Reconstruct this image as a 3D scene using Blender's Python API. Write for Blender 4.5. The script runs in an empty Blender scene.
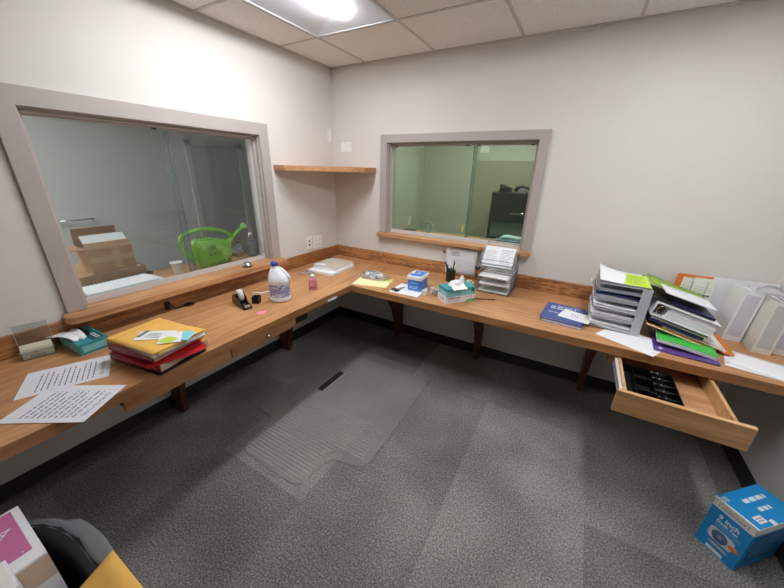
import bpy, bmesh, math, random
from mathutils import Vector, Matrix
random.seed(7)
PI = math.pi
S = bpy.context.scene
COL = S.collection
# ------------------------------------------------------------------ materials
def lin(c):
    r = []
    for v in c:
        v /= 255.0
        r.append(v/12.92 if v <= .04045 else ((v+.055)/1.055)**2.4)
    return (r[0], r[1], r[2], 1)
def newmat(name):
    m = bpy.data.materials.new(name); m.use_nodes = True
    nt = m.node_tree; nt.nodes.clear()
    out = nt.nodes.new('ShaderNodeOutputMaterial')
    return m, nt, out
def N(nt, t, **kw):
    n = nt.nodes.new(t)
    for k, v in kw.items():
        if k in n.inputs: n.inputs[k].default_value = v
        else: setattr(n, k, v)
    return n
def coords(nt, scale=(1, 1, 1), kind='Object', rot=(0, 0, 0)):
    tc = N(nt, 'ShaderNodeTexCoord'); mp = N(nt, 'ShaderNodeMapping')
    mp.inputs['Scale'].default_value = scale; mp.inputs['Rotation'].default_value = rot
    nt.links.new(tc.outputs[kind], mp.inputs['Vector'])
    return mp.outputs['Vector']
def ramp(nt, fac, stops):
    r = N(nt, 'ShaderNodeValToRGB')
    e = r.color_ramp.elements
    e[0].position, e[0].color = stops[0]; e[1].position, e[1].color = stops[-1]
    for p, c in stops[1:-1]:
        x = e.new(p); x.color = c
    nt.links.new(fac, r.inputs['Fac'])
    return r.outputs['Color']
MC = {}
def mat(c, rough=.6, metal=0, var=.06, scale=30, bump=0, bscale=200, spec=.5, name=None, trans=0):
    """plain procedural material: base colour with a little noise variation"""
    key = (c, rough, metal, var, scale, bump, bscale, spec, trans)
    if key in MC: return MC[key]
    m, nt, out = newmat(name or 'mat_%d_%d_%d' % c)
    b = N(nt, 'ShaderNodeBsdfPrincipled', Roughness=rough, Metallic=metal)
    b.inputs['Specular IOR Level'].default_value = spec
    nz = N(nt, 'ShaderNodeTexNoise', Scale=scale, Detail=3.0)
    nt.links.new(coords(nt), nz.inputs['Vector'])
    L = lin(c)
    lo = tuple(x*(1-var) for x in L[:3])+(1,); hi = tuple(min(1, x*(1+var)) for x in L[:3])+(1,)
    col = ramp(nt, nz.outputs['Fac'], [(.3, lo), (.7, hi)])
    nt.links.new(col, b.inputs['Base Color'])
    if bump:
        n2 = N(nt, 'ShaderNodeTexNoise', Scale=bscale, Detail=4.0)
        nt.links.new(coords(nt), n2.inputs['Vector'])
        bp = N(nt, 'ShaderNodeBump', Strength=bump, Distance=.002)
        nt.links.new(n2.outputs['Fac'], bp.inputs['Height']); nt.links.new(bp.outputs['Normal'], b.inputs['Normal'])
    nt.links.new(b.outputs[0], out.inputs[0])
    MC[key] = m
    return m
def wood(name, dark, mid, light, axis='y', rough=.38, gs=1.0, speck=0.0):
    m, nt, out = newmat(name)
    b = N(nt, 'ShaderNodeBsdfPrincipled', Roughness=rough)
    sc = {'x': (1.6, 26, 26), 'y': (26, 1.6, 26), 'z': (26, 26, 1.6)}[axis]
    v = coords(nt, tuple(s*gs for s in sc))
    n1 = N(nt, 'ShaderNodeTexNoise', Scale=1.6, Detail=6.0, Roughness=.62, Distortion=.5)
    nt.links.new(v, n1.inputs['Vector'])
    sc2 = {'x': (5, 240, 240), 'y': (240, 5, 240), 'z': (240, 240, 5)}[axis]
    n2 = N(nt, 'ShaderNodeTexNoise', Scale=1.0, Detail=3.0)
    nt.links.new(coords(nt, sc2), n2.inputs['Vector'])
    n3 = N(nt, 'ShaderNodeTexNoise', Scale=3.5, Detail=2.0)
    nt.links.new(coords(nt), n3.inputs['Vector'])
    mx = N(nt, 'ShaderNodeMath', operation='MULTIPLY_ADD'); mx.inputs[1].default_value = .3
    nt.links.new(n2.outputs['Fac'], mx.inputs[0]); nt.links.new(n1.outputs['Fac'], mx.inputs[2])
    m3 = N(nt, 'ShaderNodeMath', operation='MULTIPLY_ADD'); m3.inputs[1].default_value = .35
    nt.links.new(n3.outputs['Fac'], m3.inputs[0]); nt.links.new(mx.outputs[0], m3.inputs[2])
    src = m3.outputs[0]
    if speck:
        vo = N(nt, 'ShaderNodeTexVoronoi', Scale=1.0)
        sv = {'x': (22, 70, 70), 'y': (70, 22, 70), 'z': (70, 70, 22)}[axis]
        nt.links.new(coords(nt, sv), vo.inputs['Vector'])
        ma = N(nt, 'ShaderNodeMath', operation='MULTIPLY_ADD'); ma.inputs[1].default_value = speck
        nt.links.new(vo.outputs['Distance'], ma.inputs[0]); nt.links.new(src, ma.inputs[2]); src = ma.outputs[0]
    o = speck*.4
    col = ramp(nt, src, [(.55+o, lin(dark)), (.82+o, lin(mid)), (1.0, lin(light))])
    nt.links.new(col, b.inputs['Base Color'])
    nt.links.new(b.outputs[0], out.inputs[0])
    return m
def clear(name, tint=(235, 240, 240), haze=.08, hazec=(225, 228, 230), rough=.05, ior=1.45, thin=1.0):
    """thin clear plastic or pane glass: see-through with a fresnel gloss and a little milkiness"""
    m, nt, out = newmat(name)
    t = N(nt, 'ShaderNodeBsdfTransparent', Color=lin(tint)); g = N(nt, 'ShaderNodeBsdfGlossy', Roughness=rough)
    d = N(nt, 'ShaderNodeBsdfDiffuse', Color=lin(hazec))
    lw = N(nt, 'ShaderNodeLayerWeight', Blend=.5)      # two-sided Schlick reflectance
    pw = N(nt, 'ShaderNodeMath', operation='POWER'); pw.inputs[1].default_value = 5; nt.links.new(lw.outputs['Facing'], pw.inputs[0])
    f0 = ((ior-1)/(ior+1))**2
    f = N(nt, 'ShaderNodeMath', operation='MULTIPLY_ADD'); f.inputs[1].default_value = 1-f0; f.inputs[2].default_value = f0; nt.links.new(pw.outputs[0], f.inputs[0])
    tl = N(nt, 'ShaderNodeBsdfTranslucent', Color=lin(hazec)); mh = N(nt, 'ShaderNodeMixShader', Fac=.45)
    nt.links.new(d.outputs[0], mh.inputs[1]); nt.links.new(tl.outputs[0], mh.inputs[2])
    m1 = N(nt, 'ShaderNodeMixShader', Fac=haze); m2 = N(nt, 'ShaderNodeMixShader')
    nt.links.new(t.outputs[0], m1.inputs[1]); nt.links.new(mh.outputs[0], m1.inputs[2])
    nt.links.new(f.outputs[0], m2.inputs[0]); nt.links.new(m1.outputs[0], m2.inputs[1]); nt.links.new(g.outputs[0], m2.inputs[2])
    nt.links.new(m2.outputs[0], out.inputs[0])
    return m
def emit(name, c, s):
    m, nt, out = newmat(name)
    e = N(nt, 'ShaderNodeEmission', Color=lin(c), Strength=s)
    nt.links.new(e.outputs[0], out.inputs[0]); return m
def carpet_mat():
    m, nt, out = newmat('carpet_tiles')
    b = N(nt, 'ShaderNodeBsdfPrincipled', Roughness=.95); b.inputs['Specular IOR Level'].default_value = .15
    v = coords(nt)
    n1 = N(nt, 'ShaderNodeTexNoise', Scale=125.0, Detail=5.0, Roughness=.85); nt.links.new(v, n1.inputs['Vector'])
    n2 = N(nt, 'ShaderNodeTexNoise', Scale=2.2, Detail=3.0); nt.links.new(v, n2.inputs['Vector'])
    # 0.6 m carpet tiles, each of a slightly different tone
    sn = N(nt, 'ShaderNodeVectorMath', operation='SNAP'); sn.inputs[1].default_value = (.61, .61, 5)
    nt.links.new(v, sn.inputs[0])
    wn = N(nt, 'ShaderNodeTexWhiteNoise'); wn.noise_dimensions = '3D'; nt.links.new(sn.outputs[0], wn.inputs['Vector'])
    a = N(nt, 'ShaderNodeMath', operation='MULTIPLY_ADD'); a.inputs[1].default_value = .22
    nt.links.new(n2.outputs['Fac'], a.inputs[0]); nt.links.new(n1.outputs['Fac'], a.inputs[2])
    c = N(nt, 'ShaderNodeMath', operation='MULTIPLY_ADD'); c.inputs[1].default_value = .07
    nt.links.new(wn.outputs['Value'], c.inputs[0]); nt.links.new(a.outputs[0], c.inputs[2])
    col = ramp(nt, c.outputs[0], [(.42, lin((38, 38, 40))), (.62, lin((112, 110, 107))), (.86, lin((200, 197, 191)))])
    nt.links.new(col, b.inputs['Base Color'])
    bp = N(nt, 'ShaderNodeBump', Strength=.5, Distance=.003)
    nt.links.new(n1.outputs['Fac'], bp.inputs['Height']); nt.links.new(bp.outputs['Normal'], b.inputs['Normal'])
    nt.links.new(b.outputs[0], out.inputs[0]); return m
def ceiling_mat():
    m, nt, out = newmat('acoustic_tile')
    b = N(nt, 'ShaderNodeBsdfPrincipled', Roughness=.95); b.inputs['Specular IOR Level'].default_value = .1
    v = coords(nt)
    n1 = N(nt, 'ShaderNodeTexNoise', Scale=190.0, Detail=2.0); nt.links.new(v, n1.inputs['Vector'])
    col = ramp(nt, n1.outputs['Fac'], [(.34, lin((212, 206, 202))), (.50, lin((236, 232, 229)))])
    nt.links.new(col, b.inputs['Base Color'])
    nt.links.new(b.outputs[0], out.inputs[0]); return m

WALL = mat((219, 214, 208), .8, var=.015, scale=3, bump=.15, bscale=350, spec=.2, name='wall_paint')
FRAME = mat((177, 167, 162), .5, var=.02, scale=6, bump=.1, bscale=400, name='frame_paint')
RAIL = mat((206, 203, 200), .4, metal=0, var=.03, name='track_metal')
WY = wood('oak_top_y', (150, 100, 63), (188, 136, 91), (205, 155, 108), 'y')
WX = wood('oak_top_x', (150, 100, 63), (188, 136, 91), (205, 155, 108), 'x')
WEY = wood('oak_edge_y', (128, 84, 48), (160, 110, 66), (180, 128, 80), 'y')
WEX = wood('oak_edge_x', (128, 84, 48), (160, 110, 66), (180, 128, 80), 'x')
BSX = wood('oak_backsplash_x', (112, 72, 44), (146, 98, 62), (190, 134, 84), 'x', speck=.25)
BSY = wood('oak_backsplash_y', (112, 70, 40), (151, 98, 56), (178, 124, 78), 'y', speck=.18)
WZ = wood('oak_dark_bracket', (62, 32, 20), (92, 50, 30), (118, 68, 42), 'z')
DRW = wood('oak_drawer', (165, 118, 74), (200, 153, 104), (216, 172, 124), 'x', gs=.8)
CARP = carpet_mat(); CEIL = ceiling_mat()
BASE = mat((50, 48, 49), .55, var=.05, name='rubber_base')
WHITE = mat((238, 238, 240), .6, var=.01, name='paper_white')
PAPER2 = mat((226, 227, 232), .6, var=.02, name='paper_cool')
INK = mat((96, 96, 110), .7, name='ink'); INK2 = mat((120, 122, 132), .7, name='ink_soft')
BLACK = mat((22, 22, 24), .4, name='black_plastic'); BLACKG = mat((14, 14, 16), .18, name='black_gloss')
PLW = mat((238, 236, 230), .35, var=.01, name='white_plastic')
CARD = mat((168, 128, 92), .8, var=.06, scale=12, name='cardboard'); TAPE = mat((182, 148, 108), .4, var=.04, name='packing_tape')
MANILA = mat((240, 186, 92), .7, var=.03, scale=14, name='manila_yellow')
MANILA2 = mat((214, 158, 70), .7, var=.03, scale=14, name='manila_edge')
CREAM = mat((246, 232, 178), .7, var=.02, name='cream_folder')
RED = mat((190, 32, 42), .45, var=.06, name='red_card'); DRED = mat((140, 22, 36), .45, var=.08, name='dark_red_spine')
TEAL = mat((42, 146, 150), .45, var=.12, scale=18, name='teal_print'); TEALD = mat((14, 84, 86), .4, name='teal_dark'); TEALL = mat((130, 196, 204), .5, var=.12, scale=25, name='teal_pale')
BLUE = mat((62, 122, 205), .4, var=.06, name='blue_print'); BOOKB = mat((66, 88, 150), .45, var=.06, name='book_blue'); NAVY = mat((36, 40, 92), .4, name='navy')
GREENP = mat((64, 184, 70), .3, var=.06, name='green_poly'); LIME = mat((196, 226, 70), .6, var=.03, name='lime_paper'); LIMED = mat((140, 176, 40), .5, name='lime_folder')
PURPLE = mat((98, 70, 140), .3, var=.05, name='purple_poly'); ORANGE = mat((226, 128, 48), .55, name='orange_card')
PINK = mat((244, 140, 160), .6, name='pink_note'); AQUA = mat((142, 212, 222), .6, name='aqua_note')
CHROME = mat((215, 215, 215), .15, metal=1, name='chrome'); WIRE = mat((150, 152, 156), .3, metal=.9, name='wire_metal'); GREYP = mat((176, 178, 182), .45, name='grey_plastic'); GREYD = mat((120, 122, 126), .5, name='grey_dark')
BIND = mat((232, 232, 234), .35, var=.02, name='white_vinyl'); BIND2 = mat((222, 220, 208), .45, var=.02, name='aged_vinyl')
GLASSL = clear('pane_glass_clear', (240, 244, 245), .03, (200, 205, 208), .02, 1.5)
GLASSG = clear('pane_glass_green', (228, 236, 229), .03, (170, 195, 175), .02, 1.5)
ACRYL = clear('clear_acrylic', (240, 243, 243), .05, rough=.04)
BAG = clear('plastic_film', (252, 252, 253), .17, (246, 247, 250), .2, 1.6)
LINER = clear('bin_liner_film', (240, 242, 244), .42, (215, 218, 222), .2, 1.5)
MATF = clear('mat_vinyl', (250, 249, 248), .14, (238, 237, 236), .22, 1.4)

# ------------------------------------------------------------------ mesh builder
def R(a): return math.radians(a)
def TR(x=0, y=0, z=0, rx=0, ry=0, rz=0):
    return Matrix.Translation((x, y, z)) @ Matrix.Rotation(R(rz), 4, 'Z') @ Matrix.Rotation(R(ry), 4, 'Y') @ Matrix.Rotation(R(rx), 4, 'X')
I4 = Matrix.Identity(4)
class MB:
    def __init__(s): s.bm = bmesh.new(); s.mats = []
    def mi(s, m):
        if m not in s.mats: s.mats.append(m)
        return s.mats.index(m)
    def _put(s, vs, fs, m, M=I4, smooth=False):
        bv = [s.bm.verts.new(M @ Vector(v)) for v in vs]; k = s.mi(m)
        for f in fs:
            try:
                g = s.bm.faces.new([bv[i] for i in f]); g.material_index = k; g.smooth = smooth
            except ValueError: pass
        return s
    def box(s, x0, x1, y0, y1, z0, z1, m, M=I4):
        v = [(x, y, z) for z in (z0, z1) for y in (y0, y1) for x in (x0, x1)]
        return s._put(v, [(0, 2, 3, 1), (4, 5, 7, 6), (0, 1, 5, 4), (2, 6, 7, 3), (0, 4, 6, 2), (1, 3, 7, 5)], m, M)
    def prism(s, pts, z0, z1, m, M=I4):
        n = len(pts); v = [(p[0], p[1], z0) for p in pts]+[(p[0], p[1], z1) for p in pts]
        a = sum(pts[i][0]*pts[(i+1) % n][1]-pts[(i+1) % n][0]*pts[i][1] for i in range(n))
        f = [tuple(range(n)), tuple(range(2*n-1, n-1, -1))]+[(i, i+n, (i+1) % n+n, (i+1) % n) for i in range(n)]
        if a > 0: f = [tuple(reversed(q)) for q in f]
        return s._put(v, f, m, M)
    def quad(s, pts, m, M=I4): return s._put(pts, [tuple(range(len(pts)))], m, M)
    def lathe(s, prof, m, M=I4, n=24, sy=1.0, cap=True):
        v = []; f = []
        for r, z in prof:
            for i in range(n):
                a = 2*PI*i/n; v.append((r*math.cos(a), r*math.sin(a)*sy, z))
        for j in range(len(prof)-1):
            for i in range(n): f.append((j*n+i, j*n+(i+1) % n, (j+1)*n+(i+1) % n, (j+1)*n+i))
        s._put(v, f, m, M, True)
        if cap:
            for j, rev in ((0, True), (len(prof)-1, False)):
                if prof[j][0] > 1e-4:
                    c = [v[j*n+i] for i in range(n)]
                    s._put(c, [tuple(reversed(range(n))) if rev else tuple(range(n))], m, M)
        return s
    def loft(s, rings, m, M=I4, cap=True, smooth=True):
        n = len(rings[0]); v = [p for r in rings for p in r]; f = []
        for j in range(len(rings)-1):
            for i in range(n): f.append((j*n+i, j*n+(i+1) % n, (j+1)*n+(i+1) % n, (j+1)*n+i))
        if cap: f += [tuple(reversed(range(n))), tuple(range((len(rings)-1)*n, len(rings)*n))]
        return s._put(v, f, m, M, smooth)
    def tube(s, pts, r, m, M=I4, n=8, closed=False, flat=1.0):
        pts = [Vector(p) for p in pts]; rings = []; k = len(pts)
        rr = r if isinstance(r, (list, tuple)) else [r]*k
        up = None
        for i, p in enumerate(pts):
            if closed: d = pts[(i+1) % k]-pts[i-1]
            else: d = pts[min(i+1, k-1)]-pts[max(i-1, 0)]
            d.normalize()
            if up is None:
                up = Vector((0, 0, 1)) if abs(d.z) < .9 else Vector((1, 0, 0))
            a = d.cross(up)
            if a.length < 1e-4: a = d.orthogonal()
            a.normalize(); b = a.cross(d).normalized(); up = b
            rings.append([p+a*math.cos(2*PI*q/n)*rr[i]*flat+b*math.sin(2*PI*q/n)*rr[i] for q in range(n)])
        if closed: rings.append(rings[0]); return s.loft(rings, m, M, False)
        return s.loft(rings, m, M)
    def rods(s, segs, r, m, M=I4, n=6):
        for a, b in segs: s.tube([a, b], r, m, M, n)
        return s
    def sheet(s, w, h, m, M=I4, fn=None, nu=8, nv=8, t=.0006, m2=None):
        """paper w x h centred on origin, curved by fn(u,v)->z, u,v in 0..1"""
        fn = fn or (lambda u, v: 0)
        for off, rev, mm in ((t, False, m), (0, True, m2 or m)):
            v = [((i/nu-.5)*w, (j/nv-.5)*h, fn(i/nu, j/nv)+off) for j in range(nv+1) for i in range(nu+1)]
            f = []
            for j in range(nv):
                for i in range(nu):
                    q = (j*(nu+1)+i, j*(nu+1)+i+1, (j+1)*(nu+1)+i+1, (j+1)*(nu+1)+i)
                    f.append(tuple(reversed(q)) if rev else q)
            s._put(v, f, mm, M, True)
        edge = [(i/nu, 0) for i in range(nu)]+[(1, j/nv) for j in range(nv)]+[(1-i/nu, 1) for i in range(nu)]+[(0, 1-j/nv) for j in range(nv)]
        k = len(edge)
        v = [((u-.5)*w, (q-.5)*h, fn(u, q)+o) for o in (0, t) for u, q in edge]
        return s._put(v, [(i, (i+1) % k, (i+1) % k+k, i+k) for i in range(k)], m, M)
    def words(s, w, h, rows, m, M=I4, fill=.9, hgt=.45, z=.0, seed=1):
        """rows of short word-like strokes, centred, within w x h"""
        rnd = random.Random(seed); dy = h/rows
        for r in range(rows):
            y = h/2-dy*(r+.5); x = -w/2; end = w/2*(fill if r % 4 != 3 else .45)
            while x < end:
                l = rnd.uniform(.5, 1.6)*dy; l = min(l, end-x+.001)
                s.box(x, x+l, y-dy*hgt/2, y+dy*hgt/2, z, z+.0003, m, M); x += l+dy*.28
        return s
    def text(s, txt, size, m, M=I4, align='CENTER', bold=0.0, ext=.0002, shear=0):
        cu = bpy.data.curves.new('txt', 'FONT'); cu.body = txt; cu.size = size; cu.align_x = align; cu.align_y = 'CENTER'
        cu.extrude = ext; cu.offset = bold; cu.shear = shear; cu.resolution_u = 2
        o = bpy.data.objects.new('txt', cu); COL.objects.link(o)
        bpy.context.view_layer.update()
        me = bpy.data.meshes.new_from_object(o)
        k = s.mi(m); base = len(s.bm.verts); fb = len(s.bm.faces)
        vs = [v.co.copy() for v in me.vertices]
        s._put(vs, [tuple(p.vertices) for p in me.polygons], m, M @ Matrix.Translation((0, 0, ext)))
        bpy.data.objects.remove(o); bpy.data.curves.remove(cu); bpy.data.meshes.remove(me)
        return s
    def build(s, name, parent=None, loc=(0, 0, 0), rot=(0, 0, 0), bevel=0, solid=0, sub=0, weld=True, seg=2):
        if weld: bmesh.ops.remove_doubles(s.bm, verts=s.bm.verts, dist=1e-5)
        bmesh.ops.recalc_face_normals(s.bm, faces=s.bm.faces) if weld else None
        me = bpy.data.meshes.new(name); s.bm.to_mesh(me); s.bm.free()
        for m in s.mats: me.materials.append(m)
        o = bpy.data.objects.new(name, me); COL.objects.link(o)
        if parent: o.parent = parent
        o.location = loc; o.rotation_euler = tuple(R(a) for a in rot)
        if solid: q = o.modifiers.new('solid', 'SOLIDIFY'); q.thickness = solid; q.offset = 0
        if bevel: q = o.modifiers.new('bevel', 'BEVEL'); q.width = bevel; q.segments = seg; q.limit_method = 'ANGLE'
        if sub: q = o.modifiers.new('sub', 'SUBSURF'); q.levels = sub; q.render_levels = sub
        return o
def tag(o, label=None, cat=None, group=None, kind=None):
    if label: o['label'] = label
    if cat: o['category'] = cat
    if group: o['group'] = group
    if kind: o['kind'] = kind
    return o
def root(name, label, cat, loc, rot=(0, 0, 0), group=None):
    o = bpy.data.objects.new(name, None); COL.objects.link(o); o.empty_display_size = .05
    o.location = loc; o.rotation_euler = tuple(R(a) for a in rot)
    return tag(o, label, cat, group)
def struct(mb, name, label, parent=None, **k):
    o = mb.build(name, parent, **k)
    if not parent: tag(o, label, None, None, 'structure')
    return o

# ------------------------------------------------------------------ room constants
H = 2.349; XR = 3.187; YF = -3.5; ZC = .696; ZB = .80; D = .702; WT = .14
# window openings (inner edge of trim)
LY0, LY1, LZ0, LZ1 = -2.045, -.845, .83, 1.75
BX0, BX1, BZ0, BZ1 = .593, 1.797, .99, 1.752

# floor, walls, ceiling
b = MB().box(0, XR, YF, 0, -.06, 0, CARP); struct(b, 'floor', 'dark grey carpet tile floor')
def wall_with_hole(u0, u1, z0, z1, a0, a1, c0, c1, mk):
    mk(u0, a0, z0, z1); mk(a1, u1, z0, z1); mk(a0, a1, z0, c0); mk(a0, a1, c1, z1)
b = MB(); wall_with_hole(YF, WT, 0, H, LY0, LY1, LZ0-.03, LZ1, lambda p, q, r, t: b.box(-WT, 0, p, q, r, t, WALL)); struct(b, 'wall_left', 'white painted wall with the wide service window', weld=False)
b = MB(); wall_with_hole(0, XR, 0, H, BX0, BX1, BZ0-.035, BZ1, lambda p, q, r, t: b.box(p, q, 0, WT, r, t, WALL))
b.box(2.385, 2.388, -.0016, 0, 2.04, 2.20, WALL); struct(b, 'wall_back', 'white painted wall with the smaller service window', weld=False)
b = MB().box(XR, XR+.12, YF-.12, WT, 0, H, WALL); struct(b, 'wall_right', 'white painted wall at right end of the counter')
b = MB().box(-WT, XR, YF-.12, YF, 0, H, mat((150, 146, 142), .8, spec=.2)); struct(b, 'wall_front', 'white painted wall behind the viewer')  # unseen wall, toned darker to lessen bounced light in the room
# ceiling with T-bar grid; light openings left out
A0 = .3776; B0 = .5793; T = .61
lights = [(A0, -B0-1.22), (A0+3*T, -B0-1.22)]
b = MB()
xs = [0]+[A0+k*T for k in range(5)]+[XR]; ys = [0]+[-B0-k*T for k in range(5)]+[YF]
for i in range(len(xs)-1):
    for j in range(len(ys)-1):
        if i in (1, 4) and j in (1, 2): continue
        b.box(xs[i], xs[i+1], ys[j+1], ys[j], H, H+.02, CEIL)
TB = mat((196, 189, 184), .5, name='ceiling_grid_paint')
for x in xs[1:-1]: b.box(x-.009, x+.009, YF, 0, H-.004, H+.003, TB)
for y in ys[1:-1]:
    for i in range(len(xs)-1):
        if y == ys[2] and i in (1, 4): continue
        b.box(xs[i], xs[i+1], y-.009, y+.009, H-.0035, H+.003, TB)
for (x0, x1, y0, y1) in ((0, .022, YF, 0), (0, XR, -.022, 0), (XR-.022, XR, YF, 0), (0, XR, YF, YF+.022)): b.box(x0, x1, y0, y1, H-.006, H+.002, TB)
struct(b, 'ceiling', 'drop ceiling of speckled acoustic tiles in a grid', weld=False)
# baseboards (rubber cove)
def base(name, p, q, nrm, label):
    p = Vector(p); q = Vector(q); d = (q-p); L = d.length; n = Vector(nrm)
    prof = [(0, 0), (.014, 0), (.006, .012), (.0045, .09), (0, .0915)]
    rings = [[tuple(pt+n*a+Vector((0, 0, z))) for a, z in prof] for pt in (p, q)]
    b = MB(); b.loft(rings, BASE, smooth=False); struct(b, name, label)
base('baseboard_left', (0, YF, 0), (0, 0, 0), (1, 0, 0), 'black rubber baseboard along left wall')
base('baseboard_back', (0, 0, 0), (XR, 0, 0), (0, -1, 0), 'black rubber baseboard along back wall')
base('baseboard_right', (XR, 0, 0), (XR, YF, 0), (-1, 0, 0), 'black rubber baseboard along right wall')
base('baseboard_front', (XR, YF, 0), (0, YF, 0), (0, 1, 0), 'black rubber baseboard behind the viewer')

# ------------------------------------------------------------------ ceiling lights
LENS = emit('lit_lens', (247, 250, 255), 37.0); LENS2 = emit('lit_lens_right', (247, 250, 255), 34.0); REFL = mat((205, 207, 212), .45, var=.01, name='reflector_white')
for k, (lx, ly) in enumerate(lights):
    r = root('ceiling_light', ['recessed fluorescent troffer in the ceiling near the left corner, lit', 'recessed fluorescent troffer in the ceiling above the right end, lit'][k], 'ceiling light', (lx+.305, ly+.61, H), group='recessed ceiling lights')
    b = MB(); W2, L2 = .293, .598
    for (x0, x1, y0, y1) in ((-.303, -W2+.004, -.608, .608), (W2-.004, .303, -.608, .608), (-W2, W2, -.608, -L2+.004), (-W2, W2, L2-.004, .608)): b.box(x0, x1, y0, y1, -.0025, .0, REFL)
    b.build('frame', r)
    b = MB()   # sloped reflectors rising from the frame, and sloped ends
    for s in (-1, 1):
        b._put([(s*W2, -L2, 0), (s*W2, L2, 0), (s*.085, L2-.13, .045), (s*.085, -L2+.13, .045)], [(0, 1, 2, 3)], REFL)
        b._put([(-W2, s*L2, 0), (W2, s*L2, 0), (.085, s*(L2-.13), .045), (-.085, s*(L2-.13), .045)], [(0, 1, 2, 3)], REFL)
    b.box(-.30, .30, -.606, .606, .06, .065, REFL)
    b.build('reflector', r)
    b = MB(); rings = []
    for y in (-.50, .50):
        rings.append([(.082*math.cos(a), y, .052-.034*math.sin(a)) for a in [PI*q/14 for q in range(15)]])
    v = rings[0]+rings[1]; f = [(i, i+1, i+16, i+15) for i in range(14)]
    LN = LENS if k == 0 else LENS2; b._put(v, f, LN, smooth=True); b._put(rings[0], [tuple(range(15))], LN); b._put(rings[1], [tuple(range(15))], LN)
    b.build('lens', r)

# ------------------------------------------------------------------ windows
def trim_frame(mb, plane, a0, a1, c0, c1, w, d, zbot, m):
    """face casing round an opening: left, right, top (mitred), in 'x' (left wall) or 'y' (back wall)"""
    def P(u, z, o): return (o, u, z) if plane == 'x' else (u, -o, z)
    def seg(q):
        v = [P(u, z, o) for o in (0, d) for u, z in q]
        v2 = v[:4]+[P(*((u, z)), d) for u, z in q]
        mb._put(v2, [(3, 2, 1, 0), (4, 5, 6, 7), (0, 1, 5, 4), (1, 2, 6, 5), (2, 3, 7, 6), (3, 0, 4, 7)], m)
    seg([(a0-w, c1+w), (a1+w, c1+w), (a1, c1), (a0, c1)])
    seg([(a0-w, zbot), (a0, zbot), (a0, c1), (a0-w, c1+w)])
    seg([(a1, zbot), (a1+w, zbot), (a1+w, c1+w), (a1, c1)])
def window(name, label, plane, a0, a1, c0, c1, w, gp, GL, split, zbot, clips, pull):
    r = root(name, label, None, (0, 0, 0)); del r['label']; r['kind'] = 'structure'; r['label'] = label
    def B(mb, u0, u1, o0, o1, z0, z1, m):   # o>0 is into the wall
        if plane == 'x': mb.box(-o1, -o0, u0, u1, z0, z1, m)
        else: mb.box(u0, u1, o0, o1, z0, z1, m)
    b = MB(); trim_frame(b, plane, a0, a1, c0, c1, w, .018, zbot, FRAME)
    B(b, a0-.004, a0+.006, 0, WT, c0, c1, FRAME); B(b, a1-.006, a1+.004, 0, WT, c0, c1, FRAME); B(b, a0, a1, 0, WT, c1-.006, c1+.004, FRAME)
    B(b, a0+.006, a0+.02, .03, gp-.012, c0, c1, FRAME); B(b, a1-.02, a1-.006, .03, gp-.012, c0, c1, FRAME); B(b, a0, a1, .03, gp-.012, c1-.022, c1-.006, FRAME)
    b.build('window_frame', r, bevel=.003)
    b = MB()
    B(b, a0+.006, a1-.006, gp-.008, gp+.03, c0, c0+.018, RAIL); B(b, a0+.006, a1-.006, gp-.014, gp-.008, c0, c0+.034, RAIL)
    B(b, a0+.006, a1-.006, gp-.008, gp+.03, c1-.018, c1-.006, RAIL); B(b, a0+.006, a1-.006, gp-.012, gp-.008, c1-.028, c1-.006, RAIL)
    B(b, a0+.006, a0+.02, gp-.012, gp+.03, c0+.018, c1-.018, RAIL); B(b, a1-.02, a1-.006, gp-.012, gp+.03, c0+.018, c1-.018, RAIL)
    b.build('sliding_track', r)
    EDGE = mat((84, 104, 98), .2, name='glass_edge')
    for (u0, u1, o) in ((a0+.015, split+.014, gp), (split-.014, a1-.015, gp+.014)):
        b = MB(); B(b, u0, u1, o, o+.0015, c0+.018, c1-.012, GL)
        e = split+.014 if u0 < split-.1 else split-.014
        B(b, e-.0015, e+.0015, o-.001, o+.0045, c0+.018, c1-.02, EDGE)
        b.build('glass_pane', r)
    for u in clips:
        b = MB(); B(b, u-.012, u+.012, gp-.016, gp-.012, c1-.03, c1-.02, BLACK); b.build('bumper', r)
    if pull:
        b = MB(); B(b, pull[0]-.006, pull[0]+.006, gp-.006, gp-.002, pull[1]-.028, pull[1]+.028, mat((205, 190, 70), .5)); b.build('finger_pull', r)
    return r
window('window_1', 'wide interior service window with sliding glass over the left counter', 'x', LY0, LY1, LZ0, LZ1, .078, .07, GLASSL, -1.44, LZ0, [-1.50], None)
window('window_2', 'smaller interior service window with green tinted sliding glass on the back wall', 'y', BX0, BX1, BZ0, BZ1, .062, .06, GLASSG, 1.34, BZ0, [.66, 1.28, 1.37, 1.75], (1.303, 1.095))

# wooden ledges (sills) passing through the openings
pts = [(-.42, -2.045), (0, -2.045), (0, -2.135), (.045, -2.15), (.085, -2.145), (.105, -2.12), (.112, -2.08), (.112, -.80), (.10, -.775), (.075, -.765), (0, -.765), (0, -.845), (-.42, -.845)]
b = MB().prism(pts, .795, LZ0, WY); tag(b.build('window_ledge', bevel=.004), 'oak ledge with rounded corners running under the wide left window', 'window ledge')
pts = [(BX0, .32), (BX0, 0), (.515, 0), (.515, -.05), (.525, -.062), (1.86, -.062), (1.872, -.05), (1.872, 0), (BX1, 0), (BX1, .32)]
b = MB().prism(pts, BZ0-.033, BZ0, WX); tag(b.build('window_ledge', bevel=.004), 'oak ledge projecting under the green tinted back window', 'window ledge')

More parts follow.
